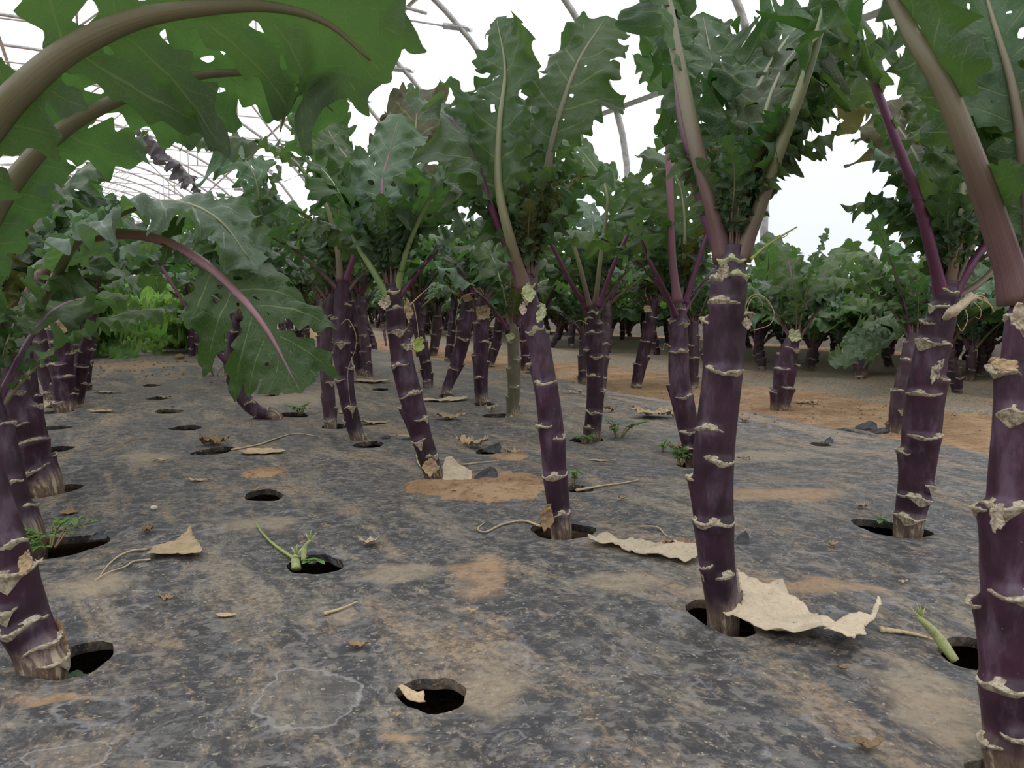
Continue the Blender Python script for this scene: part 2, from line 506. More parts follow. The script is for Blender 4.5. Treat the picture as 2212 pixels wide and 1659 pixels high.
MT['pet_mauve'] = mat_petiole('stalk_mauve', (0.12, 0.055, 0.070), (0.23, 0.110, 0.130), (0.06, 0.22), 0.15)
MT['trunk'] = mat_trunk('stem_purple', (0.020, 0.006, 0.013), (0.050, 0.014, 0.032), (0.128, 0.086, 0.122))
MT['trunk_dim'] = mat_trunk('stem_greyed_purple', (0.040, 0.018, 0.028), (0.075, 0.040, 0.052), (0.140, 0.100, 0.112))
MT['trunk_olive'] = mat_trunk('stem_olive', (0.095, 0.085, 0.045), (0.13, 0.105, 0.070), (0.19, 0.17, 0.13))
MT['scar'] = mat_mottled('leaf_scar_dry', (0.26, 0.20, 0.12), (0.60, 0.53, 0.39), (0.10, 0.065, 0.05), 260, 0.8, 0.7, 0.1)
MT['scar_green'] = mat_mottled('leaf_scar_fresh', (0.42, 0.46, 0.22), (0.60, 0.60, 0.36), (0.12, 0.20, 0.05), 200, 0.7, 0.7, 0.1)
MT['dry'] = mat_dry('dry_leaf', (0.47, 0.34, 0.19), (0.60, 0.46, 0.28), (0.34, 0.21, 0.10))
MT['dry_pale'] = mat_dry('dry_leaf_pale', (0.54, 0.455, 0.325), (0.66, 0.545, 0.385), (0.42, 0.29, 0.17))
MT['dry_brown'] = mat_dry('dry_leaf_brown', (0.30, 0.19, 0.10), (0.44, 0.30, 0.16), (0.16, 0.09, 0.05))
MT['strand'] = mat_mottled('dry_strand', (0.40, 0.31, 0.18), (0.50, 0.40, 0.22), (0.24, 0.16, 0.09), 90, 0.7, 0.3)
MT['shoot'] = mat_mottled('green_shoot', (0.32, 0.42, 0.09), (0.40, 0.47, 0.13), (0.24, 0.34, 0.07), 90, 0.5, 0.2, 0.2)
MT['stub'] = mat_mottled('cut_stub', (0.27, 0.32, 0.11), (0.38, 0.40, 0.19), (0.26, 0.18, 0.09), 160, 0.6, 0.5)
MT['weed'] = mat_mottled('weed_leaf', (0.10, 0.24, 0.05), (0.14, 0.30, 0.07), (0.20, 0.34, 0.10), 120, 0.5, 0.2, 0.35)
MT['weed_stem'] = mat_mottled('weed_stem', (0.28, 0.16, 0.09), (0.22, 0.24, 0.09), (0.34, 0.2, 0.1), 60, 0.6, 0.2)
MT['mulch'] = mat_mulch('plastic_mulch')
MT['mulch_dusty'] = mat_mulch('plastic_mulch_dusty', 1.6)
MT['soil'] = mat_soil('soil')
MT['crumb'] = mat_mottled('soil_crumbs', (0.22, 0.13, 0.075), (0.34, 0.22, 0.13), (0.12, 0.07, 0.04), 60, 0.95, 0.8)
MT['film'] = mat_film('greenhouse_film')
MT['steel'] = mat_metal('galvanised_steel', (0.42, 0.40, 0.38))
MT['steel_warm'] = mat_metal('weathered_steel', (0.50, 0.46, 0.41))
MT['wood'] = mat_mottled('grey_timber', (0.30, 0.28, 0.25), (0.38, 0.36, 0.32), (0.22, 0.2, 0.18), 12, 0.85, 0.3)
MT['pebble'] = mat_mottled('pale_pebble', (0.60, 0.56, 0.50), (0.52, 0.47, 0.40), (0.4, 0.35, 0.3), 60, 0.8, 0.3)
MT['tear'] = mat_mottled('torn_plastic', (0.020, 0.021, 0.024), (0.035, 0.036, 0.040), (0.10, 0.09, 0.08), 60, 0.45, 0.3, 0.0, 0.5)
MT['grass'] = mat_mottled('outside_grass', (0.06, 0.10, 0.03), (0.09, 0.13, 0.05), (0.12, 0.12, 0.06), 2, 0.95, 0.3)

# ------------------------------------------------------------------ camera, sky, render look
cam = bpy.data.cameras.new('camera')
cam.sensor_width = 36
cam.lens = 36 * F_PX / 2212
cam.clip_start = 0.02
cam.clip_end = 400
cam.dof.use_dof = True
cam.dof.focus_distance = 1.05
cam.dof.aperture_fstop = 34
co = bpy.data.objects.new('camera', cam)
co.location = (0, 0, CAM_H)
co.rotation_euler = (math.pi / 2 - PITCH, 0, 0)
COL.objects.link(co)
scene.camera = co
scene.view_settings.view_transform = 'Standard'
scene.view_settings.look = 'None'
scene.view_settings.gamma = 1
scene.view_settings.exposure = 0.12
scene.view_settings.use_curve_mapping = False

w = bpy.data.worlds.new('overcast')
scene.world = w
w.use_nodes = True
nt = w.node_tree
nt.nodes.clear()
g = G(nt)
o_ = g.n('OutputWorld')
bg = g.n('Background')
geo = g.n('TexCoord')
sp = g.n('SeparateXYZ'); g.put(sp.inputs[0], geo.outputs['Generated'])
sky = g.ramp(g.math('ADD', g.math('MULTIPLY', sp.outputs[2], 0.5), 0.5), [(0.0, (0.30, 0.30, 0.31)), (0.5, (0.54, 0.55, 0.595)), (0.64, (0.74, 0.76, 0.82)), (1.0, (1.45, 1.46, 1.48))])
g.put(bg.inputs[0], sky)
bg.inputs[1].default_value = 1.75
nt.links.new(bg.outputs[0], o_.inputs[0])

# ------------------------------------------------------------------ planting holes in the mulch
HOLE_PX = [(935, 1483, 146, 78), (1215, 1137, 128, 50), (1560, 1318, 132, 74), (160, 1412, 150, 84), (682, 1208, 112, 44),
           (570, 1061, 76, 30), (462, 968, 74, 26), (402, 919, 62, 16), (365, 884, 62, 11), (340, 856, 44, 9), (328, 829, 40, 7),
           (250, 762, 26, 8), (112, 1053, 90, 28), (118, 965, 62, 18), (112, 920, 70, 17), (120, 1172, 190, 60), (118, 886, 62, 14),
           (2105, 1400, 130, 74), (1925, 1132, 150, 32), (796, 955, 58, 17), (722, 916, 48, 13), (630, 892, 84, 28), (1074, 894, 70, 12),
           (1772, 953, 40, 9), (1055, 970, 52, 16), (1250, 1047, 60, 16), (1268, 944, 66, 16), (1494, 998, 56, 15), (1020, 1030, 70, 26),
           (820, 838, 40, 8), (1045, 868, 48, 9), (965, 850, 30, 8), (2190, 1640, 190, 60), (945, 862, 40, 7), (585, 850, 30, 6)]
hr = random.Random(5)
for (px, py, w_, h_) in HOLE_PX:
    c = hit(px, py)
    top, bot = hit(px, py - h_ / 2), hit(px, py + h_ / 2)
    L = hit(px - w_ / 2, py); R_ = hit(px + w_ / 2, py)
    HOLES.append((c.x, c.y, (R_.x - L.x) / 2, max(0.012, min(0.045, (top.y - bot.y) / 2)), hr.uniform(-0.25, 0.25)))

def hole_loop(H, k, seed):
    hx, hy, rx, ry, a = H
    R = random.Random(seed)
    ph = [R.uniform(0, 6.28) for _ in range(4)]
    pts = []
    for i in range(k):
        th = 2 * math.pi * i / k
        m = 1 + 0.10 * math.sin(2 * th + ph[0]) + 0.07 * math.sin(3 * th + ph[1]) + 0.035 * math.sin(7 * th + ph[2])
        u, v = rx * m * math.cos(th), ry * m * math.sin(th)
        pts.append((hx + u * math.cos(a) - v * math.sin(a), hy + u * math.sin(a) + v * math.cos(a)))
    return pts

def inside(p, poly):
    x, y = p
    c = False
    j = len(poly) - 1
    for i in range(len(poly)):
        xi, yi = poly[i]; xj, yj = poly[j]
        if (yi > y) != (yj > y) and x < (xj - xi) * (y - yi) / (yj - yi) + xi:
            c = not c
        j = i
    return c

def build_mulch():
    loops = [hole_loop(H, 30, 40 + i) for i, H in enumerate(HOLES)]
    pts, edges = [], []
    R = random.Random(2)
    lp_idx = []
    for lp in loops:
        s = len(pts)
        pts += [Vector(p) for p in lp]
        edges += [(s + i, s + (i + 1) % len(lp)) for i in range(len(lp))]
        lp_idx.append(list(range(s, s + len(lp))))
    def near_loop(p):
        for H in HOLES:
            dx, dy = p[0] - H[0], p[1] - H[1]
            q = math.hypot(dx / (H[2] * 1.13 + 0.003), dy / (H[3] * 1.13 + 0.003))
            if q < 1.12: return True
        return False
    def grid(t0, t1, n0, n1, st):
        t = t0
        while t < t1:
            n = n0
            while n <= n1 + 1e-6:
                p = xy(t + R.uniform(-.2, .2) * st, min(n1, max(n0, n + R.uniform(-.2, .2) * st)))
                if not near_loop(p): pts.append(Vector(p))
                n += st
            t += st
    lft, rgt = BED_L - 0.13, BED_R + 0.06
    grid(-0.6, 0.15, lft, rgt, 0.03)
    grid(0.15, 2.2, lft, rgt, 0.017)
    grid(2.2, BED_END, lft, rgt, 0.05)
    v, e, f, ov, oe, of = mgeo.delaunay_2d_cdt(pts, edges, [], 0, 1e-7)
    V = [(p.x, p.y, ground(p.x, p.y)) for p in v]
    keep = []
    for tri in f:
        cx = sum(v[i].x for i in tri) / 3; cy = sum(v[i].y for i in tri) / 3
        bad = False
        for H, lp in zip(HOLES, loops):
            if abs(cx - H[0]) < H[2] * 1.4 and abs(cy - H[1]) < H[2] * 1.4 and inside((cx, cy), lp):
                bad = True; break
        if not bad:
            # long skinny hull triangles at the far end are dropped
            if max((v[tri[0]] - v[tri[1]]).length, (v[tri[1]] - v[tri[2]]).length) < 0.3: keep.append(tuple(tri))
    # curled lip round each hole
    F = keep
    vi = {}
    for lp, H in zip(loops, HOLES):
        prev = None
        k = len(lp)
        s0 = len(V)
        for ring in range(3):
            for i, p in enumerate(lp):
                sc = (1.0, 1.03, 1.10)[ring]
                dz = (0, -0.004, -0.010)[ring]
                x = H[0] + (p[0] - H[0]) * sc; y = H[1] + (p[1] - H[1]) * sc
                V.append((x, y, ground(p[0], p[1]) + dz))
        for r in range(2):
            for i in range(k):
                a = s0 + r * k + i; b = s0 + r * k + (i + 1) % k
                F.append((a, b, b + k, a + k))
    o = new_obj('mulch_sheet', V, F, MT['mulch'])
    return tag(o, 'black plastic mulch sheet with round planting holes, dusted tan, covering the nearest bed', 'mulch sheet')

build_mulch()

def grid_obj(name, t0, t1, n0, n1, dt, dn, hf, mat):
    nt_, nn = int((t1 - t0) / dt) + 1, int((n1 - n0) / dn) + 1
    V, Fc = [], []
    for i in range(nt_):
        for j in range(nn):
            x, y = xy(t0 + i * dt, n0 + j * dn)
            V.append((x, y, hf(x, y)))
    for i in range(nt_ - 1):
        for j in range(nn - 1):
            a = i * nn + j
            Fc.append((a, a + 1, a + nn + 1, a + nn))
    return new_obj(name, V, Fc, mat)

# bare soil: fine near the bed's edge and inside the holes, coarse far away - one floor
def build_floor():
    V, Fc = [], []
    def axis(segs):
        out = []
        for a, b, st in segs:
            k = max(1, int(round((b - a) / st)))
            out += [a + (b - a) * i / k for i in range(k)]
        out.append(segs[-1][1])
        return out
    ts = axis([(-13, -1, 1.0), (-1, 0, 0.1), (0, 4.2, 0.026), (4.2, 10, 0.12), (10, 47, 1.0)])
    ns = axis([(-7.2, -1.4, 0.5), (-1.4, BED_R - 0.2, 0.06), (BED_R - 0.2, 2.5, 0.022), (2.5, 4.8, 0.25)])
    for t in ts:
        for n in ns:
            x, y = xy(t, n)
            V.append((x, y, soil_h(x, y)))
    k = len(ns)
    for i in range(len(ts) - 1):
        for j in range(k - 1):
            a = i * k + j
            Fc.append((a, a + 1, a + k + 1, a + k))
    o = new_obj('floor', V, Fc, MT['soil'])
    tag(o, 'bare orange brown soil of the greenhouse floor', 'soil', kind='structure')
build_floor()

def far_bed_h(x, y):
    t, n = tn(x, y)
    v = mnoise.noise(Vector((x * 2.3, y * 2.3, 13.0))) * 0.02 + mnoise.noise(Vector((x * 7, y * 7, 19.0))) * 0.005
    v += 0.006 * math.sin(n * 34 + 3 * mnoise.noise(Vector((x, y, 4)))) * (1 - sstep(2.35, 3.0, n))
    return v + -0.012 - 0.075 * (1 - sstep(2.02, 2.42, n)) - 0.07 * sstep(3.9, 4.1, n)
o = grid_obj('mulch_sheet', -0.4, 16, 2.02, 4.1, 0.05, 0.045, far_bed_h, MT['mulch_dusty'])
tag(o, 'tan dusted plastic mulch sheet on the next bed beyond the bare soil path', 'mulch sheet')

def hgt(x, y):
    t, n = tn(x, y)
    if n > 2.05: return max(soil_h(x, y), far_bed_h(x, y) if n < 4.1 else -9)
    if n > BED_R + 0.03 or n < BED_L - 0.1 or t > BED_END: return soil_h(x, y)
    return max(ground(x, y), soil_h(x, y))

SURF[0] = hgt
# outside ground and the tunnel itself
new_o = new_obj('floor', [(-90, -90, -0.16), (90, -90, -0.16), (90, 120, -0.16), (-90, 120, -0.16)], [(0, 1, 2, 3)], MT['grass'])
tag(new_o, 'plain grass ground outside the greenhouse', 'grass ground', kind='structure')

NC, NA, LEG, HB = -1.2, 5.83, 1.3, 3.5
def profile(a):                           # a: 0 = foot of right wall ... pi = foot of left wall on the arch
    return (NC + NA * math.cos(a), LEG + HB * math.sin(a))
PROF = [(NC + NA, -0.1), (NC + NA, 0.6)] + [profile(math.pi * i / 40) for i in range(41)] + [(NC - NA, 0.6), (NC - NA, -0.1)]
T0, T1 = -6.1, 45.2

def film():
    V, Fc = [], []
    P = []
    for (n, h) in PROF:
        dn, dh = n - NC, max(0, h - LEG)
        s = 1 + 0.05 / NA
        P.append((NC + (n - NC) * s, h + (0.04 if h > LEG else 0)))
    ts = [T0 - 0.05 + (T1 - T0 + 0.1) * i / 56 for i in range(57)]
    for t in ts:
        for (n, h) in P:
            x, y = xy(t, n)
            V.append((x, y, h))
    k = len(P)
    for i in range(len(ts) - 1):
        for j in range(k - 1):
            a = i * k + j
            Fc.append((a, a + 1, a + k + 1, a + k))
    o = new_obj('ceiling', V, Fc, MT['film'])
    tag(o, 'white translucent plastic film over the arched greenhouse', 'greenhouse film', kind='structure')
    for nm, t in (('wall_far', T1 + 0.08), ('wall_back', T0 - 0.08)):
        V = [(*xy(t, n), h) for (n, h) in P]
        o = new_obj(nm, V, [tuple(range(len(V)))], MT['film'], smooth=False)
        tag(o, 'flat plastic film end wall of the greenhouse', 'greenhouse film', kind='structure')
film()

def bar(p, q, r, seg=8, name='bar', mat=None, parent=None, square=False):
    C = np.array([tuple(p), tuple(q)])
    V, Fc, U = tube(C, r * (1.25 if square else 1), 4 if square else seg)
    return new_obj(name, V, Fc, mat, parent, U, smooth=not square)

def arch_tube(offs, r, seg=8):
    C = []
    for (n, h) in PROF[::2] if False else PROF:
        C.append((n - NC, 0, h))
    # local frame: X = across, Z = up
    V, Fc, U = tube(np.array(C), r, seg, hint=(0, 1, 0))
    return V, Fc, U

V_, F_, U_ = arch_tube(0, 0.030, 10)
hoop_me = None
def tri_y(n):                             # arch height over a given n
    c = max(-1, min(1, (n - NC) / NA))
    return LEG + HB * math.sqrt(1 - c * c)

def make_hoop(t, label, group):
    global hoop_me
    x, y = xy(t, NC)
    root = empty('greenhouse_hoop', (x, y, 0), label, 'greenhouse frame', group)
    root.rotation_euler = (0, 0, TH)
    if hoop_me is None:
        hoop_me = {}
        def keep(nm, V, Fc, mat, smooth=True):
            me = bpy.data.meshes.new(nm); me.from_pydata([tuple(v) for v in V], [], Fc)
            if smooth: me.polygons.foreach_set('use_smooth', [True] * len(me.polygons))
            me.materials.append(mat); me.update()
            return (nm, me)
        L = [keep('arch', V_, F_, MT['steel'])]
        tieN = 3.77 - NC
        V, Fc, U = tube(np.array([(-tieN, 0, 3.2), (tieN, 0, 3.2)]), 0.011, 8)
        L.append(keep('collar_tie', V, Fc, MT['steel_warm']))
        for sgn in (-1, 1):
            V, Fc, U = tube(np.array([(sgn * (tieN - 0.28), 0, 3.2), (sgn * (tieN + 0.06), 0, 3.215)]), 0.034, 4)
            L.append(keep('bracket', V, Fc, MT['steel'], False))
            for off in (1.2, 3.4):
                V, Fc, U = tube(np.array([(sgn * off, 0, 3.2), (sgn * off, 0, tri_y(NC + off))]), 0.012, 8)
                L.append(keep('web', V, Fc, MT['steel_warm']))
            V, Fc, U = tube(np.array([(sgn * 1.2, 0, 3.2), (sgn * 2.6, 0, tri_y(NC + 2.6))]), 0.012, 8)
            L.append(keep('web', V, Fc, MT['steel_warm']))
        hoop_me['L'] = L
    for nm, me in hoop_me['L']:
        link_mesh(nm, me, root)
    return root

HT = [6.74 + 1.83 * k for k in range(-7, 22)]
for k, t in enumerate(HT):
    if k < 5: lab, gr = 'steel hoop of the greenhouse arching just overhead and behind the camera side', 'steel hoops above the near bed'
    elif k == 6: lab, gr = 'grey steel hoop coming down at upper right, topmost right behind the tallest kale leaves', None
    elif k == 7: lab, gr = 'grey steel hoop in the upper centre curving down past the long side bar', None
    elif k == 8: lab, gr = 'grey steel hoop with a pale bracket where the thin collar tie meets it, top centre', None
    elif k == 5: lab, gr = 'steel hoop hidden by the leaves at the far upper right', None
    elif k == 9: lab, gr = 'grey steel hoop starting beside the big arching kale leaf tip', None
    else: lab, gr = 'distant steel hoop, one of the receding ribs seen through the leaves at left', 'receding hoops at the left'
    make_hoop(t, lab, gr)

# long bars
for (n, h, lab) in ((4.45, 2.06, 'flat grey side purlin bar crossing the hoops at upper right'),
                    (NC - (4.45 - NC), 2.06, 'side purlin bar running along the left wall'),
                    (3.25, 3.49, 'thin upper purlin bar crossing the hoops near the big arching leaf tip'),
                    (NC, LEG + HB - 0.05, 'ridge bar running along the top of the hoops')):
    a, b = xy(T0, n), xy(T1, n)
    C = np.array([(a[0], a[1], h), (b[0], b[1], h)])
    V, Fc, U = tube(C, 0.062 if n > 4 else 0.03, 4, flat=0.35)
    # turn the flat bar on edge
    o = new_obj('purlin', V, Fc, MT['steel'], smooth=False)
    tag(o, lab, 'greenhouse frame')
for (p, q, lab) in (((8.57, 3.3, 3.3), (10.4, 1.6, 4.2), 'thin steel wind brace meeting the hoops at top centre'),
                    ((17.0, 4.3, 2.3), (14.2, 1.9, 4.12), 'thin diagonal wind brace among the far hoops'),
                    ((30.0, 4.3, 2.3), (26.0, 1.5, 4.28), 'faintest diagonal wind brace near the far end')):
    a, b = xy(p[0], p[1]), xy(q[0], q[1])
    o = bar((a[0], a[1], p[2]), (b[0], b[1], q[2]), 0.018, 8, 'wind_brace', MT['steel_warm'])
    tag(o, lab, 'greenhouse frame')
for sgn, nm in ((1, 'baseboard_right'), (-1, 'baseboard_left')):
    n = NC + sgn * (NA + 0.03)
    a, b = xy(T0, n), xy(T1, n)
    dx, dy = CT * 0.02, ST * 0.02
    V = []
    for (p, z) in ((a, -0.1), (b, -0.1), (b, 0.16), (a, 0.16)):
        V += [(p[0] - dx, p[1] - dy, z), (p[0] + dx, p[1] + dy, z)]
    Fc = [(0, 2, 4, 6), (1, 7, 5, 3), (0, 1, 3, 2), (2, 3, 5, 4), (4, 5, 7, 6), (6, 7, 1, 0)]
    tag(new_obj(nm, V, Fc, MT['wood'], smooth=False), 'grey timber board along the foot of the film wall', 'board', kind='structure')
# end frame with a door
for i, (n, h) in enumerate(((-2.6, 4.6), (0.2, 4.6), (2.6, 3.9))):
    a = xy(T1, n)
    tag(bar((a[0], a[1], -0.05), (a[0], a[1], h), 0.045, 4, 'trim_%d' % (i + 1), MT['steel'], square=True), 'upright post of the far end wall', 'post', kind='structure')
a, b = xy(T1, -2.6), xy(T1, 0.2)
tag(bar((a[0], a[1], 2.5), (b[0], b[1], 2.5), 0.045, 4, 'trim_4', MT['steel'], square=True), 'door head rail of the far end wall', 'rail', kind='structure')

# ------------------------------------------------------------------ kale leaf
def march(fg, A, Bc):
    """marching squares: keep the part of the grid where fg > 0; returns 2-D points and faces"""
    na, nb = fg.shape
    pts, faces, idx, ed = [], [], {}, {}
    def gv(i, j):
        k = (i, j)
        if k not in idx:
            idx[k] = len(pts); pts.append((A[i], Bc[j]))
        return idx[k]
    def ev(i, j, i2, j2):
        k = (i, j, i2, j2) if (i, j) < (i2, j2) else (i2, j2, i, j)
        if k not in ed:
            f1, f2 = fg[i, j], fg[i2, j2]
            u = f1 / (f1 - f2)
            u = min(.98, max(.02, u))
            ed[k] = len(pts)
            pts.append((A[i] + (A[i2] - A[i]) * u, Bc[j] + (Bc[j2] - Bc[j]) * u))
        return ed[k]
    ins = fg > 0
    cnt = ins[:-1, :-1].astype(int) + ins[1:, :-1] + ins[:-1, 1:] + ins[1:, 1:]
    for i, j in np.argwhere(cnt > 0):
        c = ((i, j), (i + 1, j), (i + 1, j + 1), (i, j + 1))
        if cnt[i, j] == 4:
            faces.append(tuple(gv(*q) for q in c)); continue
        poly = []
        for k in range(4):
            p, q = c[k], c[(k + 1) % 4]
            if ins[p]: poly.append(gv(*p))
            if ins[p] != ins[q]: poly.append(ev(*p, *q))
        if len(poly) >= 3: faces.append(tuple(poly))
    return pts, faces

def leaf_mesh(P, hint, s0, W, lobes=5, depth=0.75, teeth=3, tooth=0.35, ruffle=0.10, r0=0.006, seed=0, droop=0.15,
              hint_end=None, tipw=0.45, curl=0.0, ears=0, res=None, wrap=0.0):
    """P: control points of stalk and midrib; the blade starts at fraction s0.
    The blade is the union of toothed lobes grown round lateral veins, cut out by marching squares and ruffled."""
    R = np.random.RandomState(seed)
    NP = 60
    C = catmull(P, NP)
    T = tangents(C)
    s = np.linspace(0, 1, NP)
    L = np.linalg.norm(np.diff(C, axis=0), axis=1).sum()
    h0 = np.asarray(hint, float); h1 = np.asarray(hint_end if hint_end is not None else hint, float)
    H = h0[None] * (1 - s[:, None]) + h1[None] * s[:, None]
    N = norm(H - (H * T).sum(1)[:, None] * T)
    B = np.cross(T, N)
    Lb = L * (1 - s0)
    sp_ = Lb / (lobes + 0.15)
    veins = []
    wf = 1.12 - 0.60 * depth
    first = -ears                            # small separate leaflets below the blade are lobes too
    for side in (-1, 1):
        for i in range(first, lobes):
            u = max(0.0, (i + 0.5) / lobes)
            if i < 0:
                sp_e = min(sp_ * .8, s0 * L * .7 / max(1, ears))
                a0 = i * sp_e * R.uniform(.85, 1.0) - R.uniform(0, .25) * sp_e
                if R.uniform() < .25: continue
                ln = W * R.uniform(.18, .46) * (1 + 0.12 * i / max(1, ears))
                th = math.radians(R.uniform(50, 88)); wm = ln * R.uniform(.26, .40)
                lbd = R.uniform(-.9, .5)
            else:
                a0 = sp_ * (i + 0.12 + R.uniform(-.16, .16))
                env = 0.42 + 0.58 * math.sin(math.pi * min(1, (u * .80 + .10)) ** .9)
                if i == lobes - 1: env = max(tipw * 1.35, .5)
                ln = W * env * R.uniform(.78, 1.16)
                th = math.radians(70 - 32 * u + R.uniform(-6, 6)); wm = sp_ * math.sin(th) * wf * R.uniform(.88, 1.2)
                wm = min(wm, ln * .62)
                lbd = R.uniform(-.55, .3)
            n = 8
            pts = [np.array((a0, 0.0))]
            for k in range(n):
                t2 = th - math.radians(22) * k / n
                pts.append(pts[-1] + np.array((math.cos(t2), side * math.sin(t2))) * ln / n)
            veins.append((np.array(pts), ln, wm, R.uniform(0, 1, 2), lbd, teeth if i >= 0 else 2, side))
    # the midrib and its end lobe
    tl = W * tipw
    mp = np.stack([np.linspace(0, Lb + tl * .30, 14), np.zeros(14)], axis=1)
    veins.append((mp, Lb + tl * .30, None, R.uniform(0, 1, 2), 0.0, teeth, 0))
    bmax = max(np.abs(v[0][:, 1]).max() + (v[2] or 0) * 1.2 for v in veins) + .002
    amin = min(v[0][:, 0].min() - (v[2] or 0) * 1.2 for v in veins); amax = max(v[0][:, 0].max() + (v[2] or tl * .7) for v in veins) + .004
    amin = max(amin, -s0 * L * .92)
    st = res or max(0.0020, W / 34)
    A = np.arange(amin, amax + st, st); Bc = np.arange(-bmax, bmax + st, st)
    if ears == 0 and False: pass
    Ag, Bg = np.meshgrid(A, Bc, indexing='ij')
    wob1 = np.zeros_like(Ag)
    for k in range(5):
        an = R.uniform(0, 6.28); fr = 2 * math.pi / (W * R.uniform(.12, .35))
        wob1 += np.sin((Ag * math.cos(an) + Bg * math.sin(an)) * fr + R.uniform(0, 6.28))
    def eval_fields(a, b):
        fs, vs, ds = [], [], []
        for (pts, ln, wm, ph, lbd, te, side) in veins:
            best = np.full(a.shape, 1e9); bv = np.zeros(a.shape); bs = np.zeros(a.shape)
            n = len(pts) - 1
            for k in range(n):
                p, q = pts[k], pts[k + 1]
                d = q - p; l2 = d @ d
                u = np.clip(((a - p[0]) * d[0] + (b - p[1]) * d[1]) / l2, 0, 1)
                ex, ey = a - p[0] - u * d[0], b - p[1] - u * d[1]
                dd = np.hypot(ex, ey)
                m = dd < best
                best = np.where(m, dd, best); bv = np.where(m, (k + u) / n, bv)
                bs = np.where(m, np.sign(d[0] * ey - d[1] * ex), bs)
            tph = np.where(bs > 0, ph[0], ph[1])
            if side == 0:
                x = bv * ln
                w_ = 0.07 * W + 0.10 * W * np.clip(x / ln, 0, 1)
                x0 = Lb - tl * .9
                z = np.clip((x - x0) / (ln - x0), 0, 1)
                w_ = w_ + tl * .55 * np.sin(np.pi * np.clip(z, 0, 1) ** .8) * (x > x0)
                w_ *= np.where(z > .9, 1 - (z - .9) * 8.5, 1)
                tw = (bv * ln / (W * .30) + tph) % 1.0
            else:
                w_ = wm * (0.50 + 0.50 * np.sin(np.pi * np.clip(bv, 0, 1) ** 1.25 * .92 )) * (1 - (np.clip(bv - .72, 0, 1) / .28) ** 1.5 * .88)
                tw = (bv * te + tph) % 1.0
            tri = np.where(tw < .7, tw / .7, (1 - tw) / .3) - .5
            w_ = w_ * (1 + tooth * 2 * tri)
            fs.append(w_ - best); vs.append(bv); ds.append(bs * best / np.maximum(w_, 1e-5))
        return np.array(fs), np.array(vs), np.array(ds)
    fs, vs, ds = eval_fields(Ag, Bg)
    fg = fs.max(axis=0) + wob1 * W * .004
    fg = np.where(Ag < -s0 * L * .92, -1, fg)
    # keep the midrib strip only where there is blade
    pts, faces = march(fg, A, Bc)
    a = np.array([p[0] for p in pts]); b = np.array([p[1] for p in pts])
    fs, vs, ds = eval_fields(a, b)
    fm = fs.max(axis=0); im = fs.argmax(axis=0)
    k = 5.0 / (sp_ * wf + 1e-6)
    we = np.exp(np.clip((fs - fm) * k, -30, 0)); we /= we.sum(axis=0)
    dz = -droop * b * b / W - curl * (np.abs(b) / W) ** 3 * W
    for i, v in enumerate(veins):
        dz += we[i] * v[4] * (vs[i] * v[1]) ** 2 / max(W, 1e-5) * (1 if v[6] else 0)
    dedge = np.exp(-np.maximum(fm, 0) / (.22 * sp_ * wf + .0015))
    fold = np.abs(ds[im, np.arange(len(a))])
    dz += 0.07 * sp_ * fold * np.clip(np.abs(b) / (W * .3), 0, 1)
    out = np.clip(np.abs(b) / (W * .5), 0.1, 1.3)
    for q in range(6):
        an = R.uniform(-.7, .7) + (0 if q % 2 else 1.4); fr = 2 * math.pi / (W * (.75, .5, .34, .26, .9, .2)[q])
        dz += ruffle * W * (.30, .26, .18, .12, .2, .08)[q] * np.sin((a * math.cos(an) + b * math.sin(an)) * fr + R.uniform(0, 6.28)) * out * (.35 + .65 * dedge)
    q = s0 + a / L
    qc = np.clip(q, 0, 1)
    def samp(X): return np.stack([np.interp(qc, s, X[:, c]) for c in range(3)], axis=-1)
    P0, T0_, B0, N0 = samp(C), norm(samp(T)), norm(samp(B)), norm(samp(N))
    P0 = P0 + T0_ * ((q - qc) * L)[:, None]
    bb = b * (1 - 0.10 * droop)
    V = P0 + B0 * bb[:, None] + N0 * dz[:, None]
    U = im + 0.5 + np.clip(ds[im, np.arange(len(a))], -1, 1) * .48
    UV = np.stack([U, vs[im, np.arange(len(a))]], axis=1)
    rr = r0 * np.interp(s, [0, 0.06, max(.08, s0 + (1 - s0) * .15), 1], [1.45, 1.08, 0.66, 0.07])
    Sv, Sf, Su = tube(C - N * (rr * 0.45)[:, None], rr, 8, 0.8, hint=tuple(h0))
    return (V, faces, UV), (Sv, Sf, Su)

def make_leaf_me(nm, blade, stalk, mb, ms):
    out = []
    for kind, (V, Fc, U), mt in (('leaf_blade', blade, mb), ('leaf_stalk', stalk, ms)):
        me = bpy.data.meshes.new(kind)
        me.from_pydata([tuple(v) for v in V], [], [tuple(f) for f in Fc])
        l = me.uv_layers.new(name='UVMap')
        idx = np.empty(len(me.loops), dtype=np.int32)
        me.loops.foreach_get('vertex_index', idx)
        l.data.foreach_set('uv', np.asarray(U, dtype=np.float32)[idx].ravel())
        me.polygons.foreach_set('use_smooth', [True] * len(me.polygons))
        me.update()
        out.append(me)
    return out

MATME = {}
def with_mat(me, m_):
    k = (me.name, m_)
    if k not in MATME:
        c = me.copy(); c.materials.clear(); c.materials.append(MT[m_])
        MATME[k] = c
    return MATME[k]

def add_leaf(parent, meb, mes, mb, ms, mat=None, name='leaf'):
    """leaf = blade mesh (part) with its stalk as sub-part; material set per object"""
    b = bpy.data.objects.new(name, with_mat(meb, mb))
    COL.objects.link(b)
    b.parent = parent
    if mat is not None: b.matrix_local = mat
    st = bpy.data.objects.new('leaf_stalk', with_mat(mes, ms))
    COL.objects.link(st)
    st.parent = b
    return b

